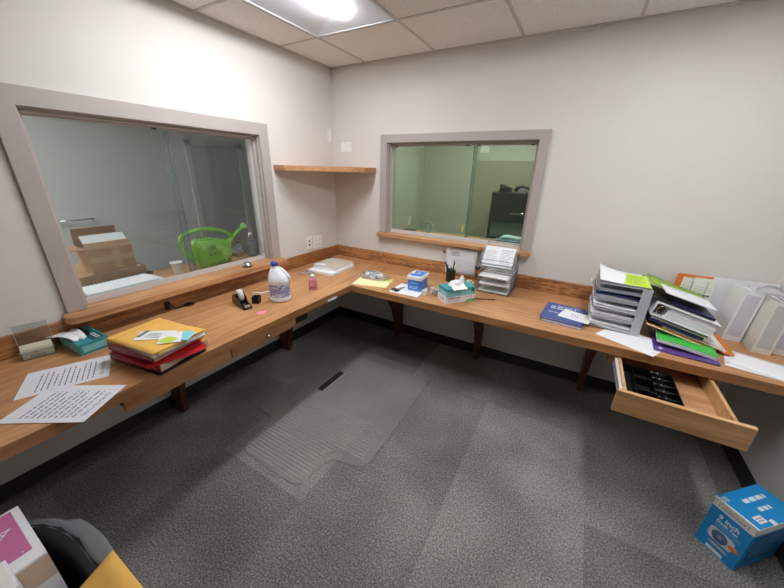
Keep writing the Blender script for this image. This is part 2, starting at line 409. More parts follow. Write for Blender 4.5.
# ------------------------------------------------------------------ counters, splash, brackets
ZE = ZC-.048
b = MB().prism([(0, YF+.02), (D, YF+.02), (D, 0), (0, 0)], ZE, ZC, WY)
b.box(D, D+.0012, YF+.02, -D, ZE, ZC-.001, WEY)
o = tag(b.build('left_counter', weld=False), 'long oak veneer counter along the left wall below the wide window', 'counter')
b = MB().prism([(D+.0005, 0), (D+.0005, -D), (XR, -D-.002), (XR, 0)], ZE, ZC, WX)
b.box(D+.002, XR, -D-.0034, -D-.002, ZE, ZC-.001, WEX)
tag(b.build('back_counter', weld=False), 'long oak veneer counter along the back wall below the green window', 'counter')
b = MB().box(0, .02, YF+.02, -.02, ZC, ZB, BSY); struct(b, 'trim_1', 'oak backsplash strip along the left wall', bevel=.002)
b = MB().box(0, XR, -.02, 0, ZC, ZB+.001, BSX); struct(b, 'trim_2', 'oak backsplash strip along the back wall', bevel=.002)
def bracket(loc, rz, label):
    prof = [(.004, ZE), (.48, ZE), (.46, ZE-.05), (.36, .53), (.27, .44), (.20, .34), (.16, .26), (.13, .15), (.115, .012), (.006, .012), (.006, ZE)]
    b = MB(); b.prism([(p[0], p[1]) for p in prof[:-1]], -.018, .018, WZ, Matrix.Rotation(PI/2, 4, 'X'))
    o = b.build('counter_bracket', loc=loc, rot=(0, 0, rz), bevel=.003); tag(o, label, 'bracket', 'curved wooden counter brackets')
bracket((0.014, -1.775, 0), 0, 'dark wood bracket under left counter below the yellow envelopes')
bracket((0.014, -.86, 0), 0, 'dark wood bracket under left counter nearest the corner')
bracket((.80, -.014, 0), -90, 'curved dark wood bracket under back counter nearest the corner')
bracket((1.59, -.014, 0), -90, 'curved dark wood bracket under back counter below the wire tray stack')
bracket((2.395, -.014, 0), -90, 'curved dark wood bracket just left of the open drawer')
# left drawers (closed)
for k, (y0, y1) in enumerate(((-2.205, -1.733), (-1.729, -1.278))):
    r = root('under_counter_drawer', ['closed shallow drawer under left counter, the one below the yellow envelopes', 'closed shallow drawer with a knob under left counter, the one nearer the corner'][k], 'drawer', (0, (y0+y1)/2, 0), group='closed drawers under the left counter')
    hy = (y1-y0)/2
    b = MB().box(.672, .692, -hy, hy, .588, ZE-.001, WEY); b.build('drawer_front', r, bevel=.002)
    b = MB()
    b.box(.50, .672, -hy+.03, -hy+.042, .60, ZE-.008, DRW); b.box(.50, .672, hy-.042, hy-.03, .60, ZE-.008, DRW); b.box(.50, .672, -hy+.042, hy-.042, .60, .608, DRW); b.box(.50, .512, -hy+.042, hy-.042, .60, ZE-.008, DRW)
    b.build('drawer_box', r)
    for q in (-1, 1):
        b = MB().box(.50, .67, q*(hy-.016)-.012, q*(hy-.016)+.012, .595, ZE, mat((60, 46, 34), .6)); b.build('runner', r)
    if k == 1:
        b = MB().lathe([(.005, 0), (.005, .012), (.009, .014), (.010, .02), (.006, .024), (0, .0245)], CHROME, Matrix.Rotation(PI/2, 4, 'Y')); b.build('knob', r, loc=(.692, 0, .622))
# white label on counter edge, small note
b = MB().box(0, .0008, -.05, .05, -.009, .009, WHITE); tag(b.build('adhesive_label', loc=(D+.0013, -.93, .665-.008)), 'small white blank label stuck on the left counter edge near the corner', 'label')
# grey access panel under the left counter
b = MB().box(0, .004, -.095, .095, -.11, .11, mat((96, 92, 88), .6)); b.box(.004, .006, -.085, .085, -.1, .1, mat((90, 87, 83), .6))
tag(b.build('wall_access_panel', loc=(.0005, -.60, .26)), 'grey flat panel on the wall under the left counter near the corner', 'panel')

# open drawer at right
r = root('cash_drawer', 'open wooden drawer pulled out under the right part of back counter', 'drawer', (2.65, -.88, 0))
b = MB().box(-.222, .222, -.192, -.170, .553, .662, DRW); b.build('drawer_front', r, bevel=.003)
b = MB(); b.box(-.192, -.178, -.170, .36, .56, .64, DRW); b.build('drawer_side', r, bevel=.001)
b = MB(); b.box(.176, .190, -.170, .36, .56, .64, DRW); b.build('drawer_side', r, bevel=.001)
b = MB(); b.box(-.178, .176, -.170, .36, .562, .570, wood('birch_ply', (160, 110, 72), (196, 146, 104), (212, 166, 124), 'x', gs=.5)); b.build('drawer_bottom', r)
b = MB(); b.box(-.178, .176, .348, .36, .57, .64, DRW); b.build('drawer_back', r)
for q in (-.199, .197):
    dz = 0 if q < 0 else -.04
    b = MB(); b.box(q-.006, q+.006, -.165, .36, .597+dz, .635+dz, RAIL); b.box(q-.0065, q+.0065, -.165, .36, .611+dz, .621+dz, GREYD); b.build('slide_rail', r)
    b = MB(); b.box(q-(.03 if q < 0 else -.008), q+(-.008 if q < 0 else .03), .2, .62, .59, ZE-.001, WEX); b.build('mounting_block', r)
r2 = root('drawer_organiser', 'black plastic cash and coin organiser tray inside the open drawer', 'organiser tray', (2.472, -1.046, .5705))
b = MB(); OW, OL, OH = .215, .34, .045
def wallx(x): b.box(x-.0015, x+.0015, 0, OL, 0, OH, BLACKG)
b.box(0, OW, 0, OL, 0, .002, BLACK)
for x in (.0015, .05, .125, OW-.0015): wallx(x)
for y in (.0015, OL-.0015): b.box(0, OW, y-.0015, y+.0015, 0, OH, BLACKG)
b.box(.05, .125, .118, .122, 0, OH, BLACKG); b.box(.05, .125, .235, .238, 0, OH*.9, BLACKG)
for k in range(1, 6): b.box(.125, OW, .056*k-.0015, .056*k+.0015, 0, OH*.92, BLACKG)
b.build('tray', r2, bevel=.0012)
for k in range(6):   # scooped coin cups
    b = MB(); rings = []
    for x in (.128, OW-.003): rings.append([(x, .056*k+.029+.026*math.cos(a), .040-.036*math.sin(a)) for a in [PI*q/10 for q in range(11)]])
    v = rings[0]+rings[1]; b._put(v, [(i, i+1, i+12, i+11) for i in range(10)], BLACKG, smooth=True); b.build('coin_cup', r2, solid=.001)

# corner shelf (clipped triangle)
b = MB().prism([(0, 0), (0, -.733), (.172-.05, -.733), (.478, -.177-.0), (.478, 0)], 1.512, 1.553, WX)
tag(b.build('corner_shelf', bevel=.003), 'small oak corner shelf mounted high between the two windows', 'shelf')

# ------------------------------------------------------------------ wall plates
def plate(name, label, cat, M, w, h, kind, group=None):
    o = root(name, label, cat, M.to_translation(), (0, 0, 0), group); o.rotation_euler = M.to_euler()
    MB().box(-w/2, w/2, -h/2, h/2, 0, .006, PLW).build('cover_plate', o, bevel=.002)
    if kind == 'outlet':
        b = MB()
        for s in (-1, 1):
            b.box(-.016, .016, s*.02-.013, s*.02+.013, .006, .008, PLW); b.box(-.007, -.005, s*.02-.002, s*.02+.007, .008, .0086, BLACK); b.box(.005, .007, s*.02-.002, s*.02+.007, .008, .0086, BLACK)
        b.build('socket', o)
    if kind == 'jack':
        b = MB()
        for s in (-1, 1): b.box(-.008, .008, s*.018-.008, s*.018+.008, .006, .0075, BLACK)
        b.build('jack', o)
    if kind == 'quad':
        b = MB()
        for t in (-.023, .023):
            for s in (-1, 1): b.box(t-.015, t+.015, s*.02-.012, s*.02+.012, .006, .0075, mat((226, 222, 214), .35)); b.box(t-.006, t-.004, s*.02-.003, s*.02+.006, .0075, .008, GREYD); b.box(t+.004, t+.006, s*.02-.003, s*.02+.006, .0075, .008, GREYD)
        b.build('socket', o)
    if kind == 'switch':
        b = MB(); b.box(-.017, .017, -.033, .033, .006, .009, PLW); b.build('switch_rocker', o, bevel=.001)
    for s in (-1, 1):
        if kind == 'blank' or kind == 'switch':
            MB().lathe([(.003, .006), (.003, .0068), (0, .007)], GREYP, Matrix.Translation((0, s*(h/2-.012), 0)), n=8).build('screw', o)
ML = lambda y, z: Matrix.Translation((.0003, y, z)) @ Matrix(((0, 0, 1, 0), (1, 0, 0, 0), (0, 1, 0, 0), (0, 0, 0, 1)))
MBk = lambda x, z, y=-.0003: Matrix.Translation((x, y, z)) @ Matrix(((1, 0, 0, 0), (0, 0, -1, 0), (0, 1, 0, 0), (0, 0, 0, 1)))
plate('data_outlet', 'white narrow wall plate with two dark jacks, left of the pair above the backsplash', 'wall plate', ML(-.409, .885), .072, .118, 'jack')
plate('power_outlet', 'white double power outlet, right of the pair on the left wall', 'outlet', ML(-.295, .878), .112, .118, 'quad')
plate('light_switch_plate', 'white narrow plate high on left wall close to the corner', 'wall plate', ML(-.058, 1.82), .055, .112, 'switch')
plate('blank_wall_plate', 'white blank square plate on back wall above the corner shelf', 'wall plate', MBk(.152, 1.725), .118, .085, 'blank')

# ------------------------------------------------------------------ counter grommets and cable
for k, (x, y, lab) in enumerate(((.062, -1.581, 'black oval cable grommet in the left counter behind the yellow envelopes'), (.06, -.173, 'black round cable grommet in the counter corner'))):
    b = MB().lathe([(.0, 0), (.033, 0), (.033, .003), (.026, .0035), (.024, .001), (0, .001)], BLACK, n=20); tag(b.build('cable_grommet', loc=(x, y, ZC)), lab, 'grommet')
b = MB().tube([(.028, -1.69, ZC+.008), (.035, -1.69, ZC+.03), (.05, -1.685, ZC+.052), (.06, -1.68, ZC+.035), (.065, -1.67, ZC+.010), (.07, -1.65, ZC+.004), (.066, -1.61, ZC+.004)], .004, BLACK)
b.box(.022, .04, -1.70, -1.68, ZC, ZC+.045, BLACK)
tag(b.build('looped_cable'), 'short black cable looped against the backsplash below the window ledge', 'cable')

# ------------------------------------------------------------------ chair mat
def roundpoly(pts, r, n=5):
    out = []; k = len(pts)
    for i in range(k):
        p = Vector(pts[i]); a = Vector(pts[i-1])-p; c = Vector(pts[(i+1) % k])-p
        rr = min(r, a.length*.45, c.length*.45); a.normalize(); c.normalize()
        for j in range(n+1):
            t = j/n; out.append(tuple((p+a*rr)*(1-t)**2+p*2*t*(1-t)+(p+c*rr)*t**2))
    return out
mp = roundpoly([(.50, -.52), (1.37, -.52), (1.39, -1.52), (1.17, -1.56), (1.16, -1.79), (.70, -1.78), (.66, -1.51), (.47, -1.50)], .07)
r = root('chair_mat', 'clear ribbed vinyl chair mat with stepped outline lying on the carpet', 'chair mat', (.95, -1.1, 0))
b = MB(); b.prism([(x-.95, y+1.1) for x, y in mp], .003, .0045, MATF)
for i in range(len(mp)):
    p, q = mp[i], mp[(i+1) % len(mp)]
    b.rods([((p[0]-.95, p[1]+1.1, .004), (q[0]-.95, q[1]+1.1, .004))], .0035, MATF, n=5)
b.build('mat_sheet', r)
b = MB()
RIBF = clear('rib_vinyl', (250, 249, 248), .20, (240, 239, 238), .22, 1.4)
for k in range(24): b.box(-.24, .20, -.67+k*.022, -.658+k*.022, -0.0+.0047, .0058, RIBF)
for k in range(12): b.box(.21, .40, -.38+k*.022, -.368+k*.022, .0047, .0058, RIBF)
b.build('ribbing', r)['kind'] = 'stuff'
b = MB().box(-.25, -.20, -.04, .22, .0047, .0065, clear('sticker_film', (190, 190, 190), .15, (120, 118, 115), .25)); b.box(-.2, -.185, -.04, .22, .0047, .0068, mat((150, 147, 142), .3)); b.build('film_strip', r)  # dark strip on the mat with a paler strip along one edge

# ================================================================== things on the left counter
def place(mb, name, label, cat, x, y, z, rz=0, group=None, rx=0, ry=0, **k):
    o = mb.build(name, loc=(x, y, z), rot=(rx, ry, rz), **k)
    return tag(o, label, cat, group)
# acrylic card holder
r = root('card_holder', 'clear acrylic card holder with tall back panel on the left counter', 'card holder', (.085, -2.275, ZC), (0, 0, 76))
b = MB(); b.box(-.055, .055, -.030, .030, 0, .002, ACRYL); b.box(-.055, .055, -.032, -.030, 0, .042, ACRYL)
b.box(-.057, -.055, -.032, .032, 0, .045, ACRYL); b.box(.055, .057, -.032, .032, 0, .045, ACRYL); b.box(-.057, .057, .032, .034, 0, .15, ACRYL, TR(rx=-8))
E = mat((225, 228, 230), .2)
b.box(-.057, .057, -.0325, -.0315, .041, .043, E); b.box(-.057, -.0555, .032, .0345, 0, .15, E, TR(rx=-8)); b.box(.0555, .057, .032, .0345, 0, .15, E, TR(rx=-8)); b.box(-.057, .057, .032, .0345, .149, .151, E, TR(rx=-8))
b.tube([(.01+.014*math.cos(a), .051, .128+.010*math.sin(a)) for a in [PI*2*q/12 for q in range(10)]], .0008, GREYD, n=4)
b.build('holder_body', r)
CC = mat((232, 226, 200), .6, var=.02)
b = MB()
for k in range(5): b.box(-.05, .05, -.024+k*.008, -.018+k*.008, .003, .052+k*.002, CC)
b.text('a', .018, mat((120, 150, 90), .6), TR(-.002, -.0243, .030, 90)); b.words(.05, .012, 2, INK2, TR(.0, -.0242, .014, 90), seed=5)
tag(b.build('business_cards', loc=(.085, -2.275, ZC), rot=(0, 0, 76)), 'cream business cards standing in the clear acrylic holder', 'business cards', None, 'stuff')

# tissue boxes
def tissue(parent, pts, m=None):
    b = MB()
    for P in pts: b._put(P, [(0, 1, 2, 3)] if len(P) == 4 else [tuple(range(len(P)))], m or WHITE)
    return b
def tissue_sheet(n=10, w=.1, h=.05, seed=1, lean=(0, 0)):
    rnd = random.Random(seed); b = MB(); k = 12; lv = 6; v = []; f = []
    for j in range(lv):
        t = j/(lv-1); ww = .045+w*.5*t
        for i in range(k):
            u = i/(k-1)-.5
            v.append((u*ww*2*(1-.2*t)+lean[0]*t, .012*math.sin(u*9+j)*(.4+t)+lean[1]*t+rnd.uniform(-.002, .002), h*t*(1-.7*abs(u)*t)+rnd.uniform(-.003, .003)*t))
    for j in range(lv-1):
        for i in range(k-1): f.append((j*k+i, j*k+i+1, (j+1)*k+i+1, (j+1)*k+i))
    b._put(v, f, WHITE, smooth=True); return b
r = root('tissue_box', 'flat teal tissue box on left counter with white tissue spilling over its side', 'tissue box', (.15, -2.128, ZC), (0, 0, 2))
b = MB(); b.box(-.108, .108, -.057, .057, 0, .055, TEAL)
b.box(.1081, .1084, -.045, .045, .012, .043, TEALL); b.box(-.1, .1, -.0575, -.0571, .003, .05, TEALL)
b.box(-.06, .1, .0, .05, .0551, .0554, TEALD); b.box(-.105, .02, -.035, .03, .0553, .0557, BLACK)
b.words(.08, .02, 2, WHITE, TR(.05, .03, .0556, rz=90 if False else 0), seed=3)
b.build('carton', r, bevel=.0015)
b = MB(); k = 10
cv = [(.06, .06), (.04, .072), (.01, .075), (-.03, .072), (-.07, .064), (-.10, .060), (-.13, .050), (-.15, .040)]
v = []; f = []
for i, (x, z) in enumerate(cv):
    for j in range(k):
        u = j/(k-1)-.5; v.append((x-.01+.008*math.sin(j*1.3), -.025+u*(.05+.01*i)-.003*i, z-.004+.004*math.sin(j*1.9+i)))
for i in range(len(cv)-1):
    for j in range(k-1): f.append((i*k+j, i*k+j+1, (i+1)*k+j+1, (i+1)*k+j))
b._put(v, f, WHITE, smooth=True); b.build('tissue', r, solid=.001)

# two handwritten sheets
def letter(b, w, h, z=.0011, seed=2, rows=11, fade=INK):
    b.box(-w/2, w/2, -h/2, h/2, 0, .001, PAPER2)
    b.words(w*.74, h*.68, rows, fade, TR(-.004, .0, z), seed=seed, hgt=.24)
    rnd = random.Random(seed)
    for q in range(5):
        p = [(-.06+q*.026+.01*math.sin(i*.9+q), -h*.405+.007*math.cos(i*1.3+q), z+.0003) for i in range(8)]
        b.tube(p, .0006, fade, n=4)
b = MB(); letter(b, .205, .275, seed=4); place(b, 'printed_notice', 'white notice sheet lying flat on left counter, the rear of the two, with bold lines', 'paper sheet', .394, -2.268, ZC+.0003, 156)
b = MB(); letter(b, .205, .285, seed=9, rows=10); place(b, 'printed_notice', 'white notice sheet overhanging the front edge of left counter, the nearer of two', 'paper sheet', .612, -2.338, ZC+.0018, 123)

# pile: two red books, tan folder, red folder, manila envelopes
PX, PY, PR = .555, -1.975, 8
def pile(b, name, label, cat, z, dx=0, dy=0, dr=0, group=None, **k): return place(b, name, label, cat, PX+dx, PY+dy, z, PR+dr, group, **k)
PG = mat((190, 172, 146), .8, var=.05, scale=90)
def redbook(z, name, label, dr, dx, w=.30, d=.245, t=.034):
    r = root(name, label, 'book', (PX+dx, PY, z), (0, 0, PR+dr), 'red bound books under the yellow envelopes')
    b = MB(); b.box(-w/2, w/2, -d/2+.004, d/2, .002, t-.002, PG); b.build('page_block', r)
    b = MB(); b.box(-w/2, w/2, -d/2, d/2, 0, .002, RED); b.box(-w/2, w/2, -d/2, d/2, t-.002, t, MANILA2); b.box(-w/2, w/2, -d/2-.002, -d/2+.001, 0, t, DRED)
    pass
    b.words(.12, .010, 2, mat((220, 150, 160), .6), TR(-.07, -d/2-.0022, t*.5, 90), seed=int(z*1000), hgt=.4)
    b.words(.05, .010, 1, mat((220, 150, 160), .6), TR(.11, -d/2-.0022, t*.5, 90), seed=3, hgt=.5)
    b.build('cover', r, bevel=.001)
b = MB(); b.prism([(-.155, -.115), (.15, -.13), (.165, .09), (.13, .12), (-.15, .12)], 0, .008, BLACK); b.box(-.10, .14, -.10, .1, .008, .010, BLACK)
pile(b, 'black_folder', 'black folder edge at the very bottom of the yellow envelope pile', 'folder', ZC+.0003, -.005, .0, 4)
redbook(ZC+.0105, 'red_book', 'lower dark red bound book in the pile under the yellow envelopes', 4, -.01)
b = MB(); b.prism([(-.15, -.115), (.13, -.135), (.20, .03), (.205, .075), (.185, .10), (.12, .115), (-.14, .12)], 0, .004, RED)
b.box(-.02, .20, .0, .008, .004, .010, RED, TR(.02, -.075, 0, rz=42))
pile(b, 'red_folder', 'bright red folder sticking out to the right of the envelope pile', 'folder', ZC+.045, .0, -.01, 0, bevel=.001)
redbook(ZC+.056, 'red_book', 'upper dark red bound book in the pile, directly under the tan folder', 2, -.02, w=.285)
b = MB(); b.box(-.135, .155, -.12, .118, 0, .003, mat((200, 170, 130), .7))
for q in range(4): b.box(-.13, .158-.003*q, -.117, .116, .0032+q*.003, .0056+q*.003, mat((232, 222, 200), .7) if q % 2 else WHITE)
b.words(.06, .01, 2, INK2, TR(.1585, .0, .008, 90, 0, 90), seed=3, hgt=.3)
pile(b, 'paper_folder', 'tan folder of white papers in the pile just under the yellow envelopes', 'folder', ZC+.0905, .005, 0, -3)
def env(z, name, label, dr, dx, dy):
    r = root(name, label, 'envelope', (PX+dx, PY+dy, z), (0, 0, PR+dr), 'yellow manila envelopes on the left counter pile')
    b = MB(); fn = lambda u, v: .004*math.sin(u*PI)*math.sin(v*PI)
    b.sheet(.315, .235, MANILA, fn=fn, nu=12, nv=8, t=.003, m2=MANILA2); b.build('envelope_body', r)
    b = MB(); b._put([(-.1565, -.1165, .0035), (-.118, -.108, .0045), (-.118, .108, .0045), (-.1565, .1165, .0035)], [(0, 1, 2, 3)], MANILA)
    b.box(-.1185, -.117, -.108, .108, .0038, .0048, MANILA2); b.build('flap', r, solid=.0006)
env(ZC+.106, 'manila_envelope', 'lower yellow manila envelope, edge showing beneath the top one', 4, .008, -.004)
env(ZC+.1135, 'manila_envelope', 'top yellow manila envelope carrying slips and a lime sticky note', 0, .01, -.012)
z0 = ZC+.1215
def slip(name, label, cat, corners, m, z, marks=None):
    c = [sum(p[0] for p in corners)/len(corners), sum(p[1] for p in corners)/len(corners)]
    b = MB(); b.prism([(p[0]-c[0], p[1]-c[1]) for p in corners], 0, .0006, m)
    if marks: marks(b)
    return place(b, name, label, cat, c[0], c[1], z)
SH = lambda l: [(x-.03, y-.015) for x, y in l]
slip('aqua_note', 'pale blue paper note under the white slips on the top envelope', 'note', SH([(.690, -1.875), (.735, -1.872), (.775, -1.93), (.69, -1.97), (.655, -1.93)]), AQUA, z0-.0015)
def mk1(b):
    b.box(-.075, -.055, -.03, .035, .0006, .0009, GREYD, TR(rz=25)); b.words(.09, .045, 4, INK2, TR(.01, 0, .0007, rz=25), seed=4)
slip('paper_slip', 'white printed slip with grey bar on the top envelope, left of the note', 'paper slip', SH([(.585, -2.058), (.52, -2.00), (.645, -1.905), (.705, -1.955)]), WHITE, z0-.0005, mk1)
slip('paper_slip', 'white blank slip overlapping the printed slip on the top envelope', 'paper slip', SH([(.625, -1.965), (.675, -1.895), (.765, -1.955), (.705, -2.02)]), WHITE, z0+.0004)
slip('sticky_note', 'lime green sticky note on the white slips of the envelope pile', 'sticky note', SH([(.682, -2.01), (.676, -1.958), (.728, -1.945), (.738, -1.99)]), LIME, z0+.0012)

# tape dispenser, small black box, label strip, pink note
r = root('tape_dispenser', 'black desktop tape dispenser holding a clear tape roll on left counter', 'tape dispenser', (.350, -1.405, ZC), (0, 0, -14)); r.scale = (1.12, 1.25, 1.25)
b = MB()
prof = [(-.075, 0), (.085, 0), (.085, .012), (.060, .020), (.045, .020), (.03, .032), (.022, .05), (-.03, .056), (-.055, .052), (-.07, .03)]
Mx = Matrix.Rotation(PI/2, 4, 'X')
b.prism(prof, .018, .022, BLACKG, Mx); b.prism(prof, -.022, -.018, BLACKG, Mx); b.prism([(-.075, 0), (.085, 0), (.085, .012), (-.072, .022)], -.018, .018, BLACK, Mx)
b.build('dispenser_body', r, bevel=.002)
b = MB(); b.lathe([(.014, -.012), (.032, -.012), (.032, .012), (.014, .012), (.014, -.012)], mat((205, 204, 196), .25), Matrix.Translation((-.012, 0, .052)) @ Mx, n=28, cap=False); b.build('tape_roll', r)
b = MB(); b.lathe([(0, -.023), (.013, -.023), (.013, .023), (0, .023)], BLACKG, Matrix.Translation((-.012, 0, .052)) @ Mx, n=16); b.build('hub', r)
b = MB(); b.box(.055, .082, -.012, .012, .02, .023, CHROME); b.box(.08, .085, -.013, .013, .012, .026, CHROME); b.build('cutter_blade', r)
b = MB(); b.box(-.022, .022, -.022, .022, 0, .004, BLACK)
for (x0, x1, y0, y1) in ((-.022, -.020, -.022, .022), (.020, .022, -.022, .022), (-.022, .022, -.022, -.02), (-.022, .022, .02, .022)): b.box(x0, x1, y0, y1, 0, .046, BLACK)
place(b, 'desk_cup', 'small black square open cup right behind the tape dispenser', 'desk cup', .395, -1.325, ZC, 30, bevel=.001)
b = MB(); b.sheet(.115, .022, WHITE, fn=lambda u, v: .003+.003*math.sin(u*9), nu=10, nv=2)
place(b, 'paper_strip', 'crumpled white strip of label paper between dispenser and bleach bottle', 'paper strip', .27, -1.19, ZC, 48)
b = MB(); b.sheet(.05, .05, PINK, fn=lambda u, v: .001+.002*u*u, nu=4, nv=4); place(b, 'sticky_note', 'pink sticky note on left counter in front of the tape dispenser', 'sticky note', .552, -1.418, ZC, 28)

# bleach bottle
r = root('bleach_bottle', 'white plastic bleach jug with blue cap and purple blue label', 'bottle', (.488, -1.205, ZC), (0, 0, 40))
def ell(cx, cy, rx, ry, z, n=28): return [(cx+rx*math.cos(2*PI*i/n), cy+ry*math.sin(2*PI*i/n), z) for i in range(n)]
b = MB()
rings = [ell(0, 0, .058, .05, 0), ell(0, 0, .066, .057, .006), ell(0, 0, .067, .058, .03), ell(0, 0, .064, .055, .034), ell(0, 0, .064, .055, .122), ell(0, 0, .067, .058, .127), ell(0, 0, .067, .058, .145), ell(-.002, 0, .063, .053, .165), ell(-.006, 0, .053, .043, .188), ell(-.011, 0, .041, .033, .208), ell(-.016, 0, .028, .025, .226), ell(-.018, 0, .019, .019, .236), ell(-.018, 0, .018, .018, .25)]
b.loft(rings, mat((236, 238, 242), .3, var=.01)); b.build('jug_body', r)
b = MB(); b.tube([(-.0, -.0, .225), (.02, 0, .215), (.045, 0, .19), (.062, 0, .165), (.063, 0, .14)], [.014, .014, .014, .014, .016], mat((240, 242, 245), .3, var=.01), n=12); b.build('handle', r)
b = MB(); b.lathe([(.0215, 0), (.0225, .002), (.0225, .018), (.019, .022), (0, .023)], mat((28, 50, 176), .35), n=28); b.build('cap', r, loc=(-.018, 0, .244))
b = MB(); LB = mat((176, 180, 220), .45, var=.18, scale=40)
n = 40; b.loft([ell(0, 0, .0652, .0562, .036, n), ell(0, 0, .0652, .0562, .120, n)], LB, cap=False)
LBD = mat((118, 116, 178), .5); LBR = mat((150, 120, 170), .5)
rnd = random.Random(3)
for row in range(7):
    a = -170
    while a < 170:
        da = rnd.uniform(6, 22); z = .042+row*.0115; h = .0065 if row != 5 else .009; mm = rnd.choice([LBD, LBR, LBD, WHITE])
        k = max(2, int(da/5)); vs = []
        for i in range(k+1):
            t = R(a+da*i/k)
            for zz in (z, z+h): vs.append((.0656*math.cos(t), .0566*math.sin(t), zz))
        b._put(vs, [(2*i, 2*i+2, 2*i+3, 2*i+1) for i in range(k)], mm); a += da+rnd.uniform(3, 9)
b.build('label_wrap', r, weld=False)

# pink soap bottle
r = root('pink_bottle', 'small clear bottle of pink liquid with white cap near the counter corner', 'bottle', (.522, -.928, ZC), (0, 0, 35))
r.scale = (1.3, 1.3, 1.1)
def rrect(w, d, z, rr=.007, n=3):
    out = []
    for sx, sy, a0 in ((1, 1, 0), (-1, 1, 90), (-1, -1, 180), (1, -1, 270)):
        for i in range(n+1):
            a = R(a0+90*i/n); out.append((sx*(w/2-rr)+rr*math.cos(a), sy*(d/2-rr)+rr*math.sin(a), z))
    return out
PKL = mat((204, 124, 142), .15, var=.04)
b = MB(); b.loft([rrect(.042, .028, 0), rrect(.044, .03, .003), rrect(.044, .03, .072), rrect(.036, .024, .079), rrect(.016, .016, .083), rrect(.016, .016, .088)], PKL); b.build('bottle_body', r)
b = MB().lathe([(.0105, 0), (.0115, .002), (.0115, .014), (.009, .016), (0, .016)], PLW); b.build('cap', r, loc=(0, 0, .086))
b = MB(); b.box(-.016, .016, -.0158, -.0152, .015, .062, mat((190, 100, 125), .5)); b.words(.026, .036, 5, mat((238, 190, 205), .5), TR(0, -.016, .04, 90), seed=8); b.build('label', r)

# service bell
r = root('service_bell', 'chrome service bell on the oak ledge of the wide left window', 'bell', (.030, -1.10, LZ0))
b = MB().lathe([(0, 0), (.036, 0), (.036, .004), (.032, .008), (.012, .010), (0, .010)], BLACK); b.build('base', r)
b = MB().lathe([(.033, .010), (.033, .013), (.030, .022), (.022, .031), (.010, .036), (.004, .037), (.004, .042), (.0045, .045), (0, .046)], CHROME, n=28, cap=False); b.build('dome', r)

# paper stack with bag near the corner
r0 = TR(.30, -.465, 0)
b = MB(); b.box(-.13, .13, -.165, .165, 0, .022, WHITE)
for q in range(4): b.box(-.1305, .1305, -.1655, .1655, .004+q*.005, .0048+q*.005, PAPER2)
place(b, 'paper_ream', 'thick white paper stack at the counter corner, lowest of its pile', 'paper stack', .305, -.462, ZC, 4)
r = root('ring_binder', 'beige topped white binder lying on the paper stack at the counter corner', 'binder', (.30, -.435, ZC+.0225), (0, 0, 2))
TAUPE = mat((196, 184, 168), .5, var=.02)
b = MB(); b.box(-.122, .122, -.13, .14, .0, .002, BIND); b.box(-.122, .122, -.13, .14, .027, .030, TAUPE); b.box(-.123, .123, .137, .1405, 0, .03, BIND); b.build('binder_cover', r, bevel=.0015)
b = MB(); b.box(-.116, .116, -.125, .136, .002, .026, WHITE); b.build('page_block', r)
def blob(b, pts, m, seed=1, amp=.006, n=22, lv=9):
    rnd = random.Random(seed); cx, cy, rx, ry, h = pts; v = []; f = []
    for j in range(lv+1):
        t = j/lv*PI/2
        for i in range(n):
            a = 2*PI*i/n; k = math.cos(t); q = 1+rnd.uniform(-.12, .12)
            v.append((cx+rx*k*q*math.copysign(abs(math.cos(a))**.7, math.cos(a)), cy+ry*k*q*math.copysign(abs(math.sin(a))**.7, math.sin(a)), h*math.sin(t)+rnd.uniform(-amp, amp)*(.0 if j == 0 else 1)+.001))
    for j in range(lv):
        for i in range(n): f.append((j*n+i, j*n+(i+1) % n, (j+1)*n+(i+1) % n, (j+1)*n+i))
    f.append(tuple(reversed(range(n))))
    b._put(v, f, m, smooth=True)
b = MB(); blob(b, (0, 0, .07, .045, .022), BAG, 5, .004)
place(b, 'plastic_bag', 'crumpled clear plastic bag at left end of the corner paper stack', 'plastic bag', .215, -.685, ZC+.0, 20)
b = MB(); b.box(-.045, .045, -.02, .02, 0, .004, WHITE); place(b, 'folded_slip', 'small folded white slip on the beige topped binder', 'paper slip', .25, -.54, ZC+.0535, 25)

# cream folder with bag of supplies
b = MB(); b.prism([(-.14, -.105), (.14, -.105), (.145, .1), (-.135, .105)], 0, .002, CREAM); b.prism([(-.135, -.10), (.142, -.1), (.142, .098), (-.13, .1)], .0022, .0045, CREAM)
place(b, 'cream_folder', 'pale cream folder on the counter under the clear bag of supplies', 'folder', .80, -.545, ZC, -8+43-20, bevel=.0005)
b = MB(); b.box(-.035, .035, -.03, .03, 0, .0008, LIME); place(b, 'sticky_note', 'yellow green note peeking from the cream folder behind the clear bag', 'sticky note', .885, -.455, ZC+.0048, 10)
r = root('supply_bag', 'clear zip bag of white supplies resting on the cream folder', 'plastic bag', (.765, -.47, ZC+.0048), (0, 0, 8))
b = MB(); blob(b, (0, 0, .125, .062, .055), BAG, 11, .010); b.build('bag_film', r)
b = MB()
rnd = random.Random(5)
for q in range(16): b.box(-.025, .025, -.012, .012, 0, .010, rnd.choice([WHITE, PAPER2, WHITE, GREYP]), TR(rnd.uniform(-.07, .07), rnd.uniform(-.03, .03), .004+.0022*q, rnd.uniform(-15, 15), rnd.uniform(-15, 15), rnd.uniform(0, 180)))
b.box(-.03, .03, -.003, .003, 0, .003, NAVY, TR(-.02, .01, .052, rz=30)); b.box(-.02, .02, -.003, .003, 0, .003, INK, TR(.03, -.012, .049, rz=70))
b.build('packed_supplies', r)['kind'] = 'stuff'

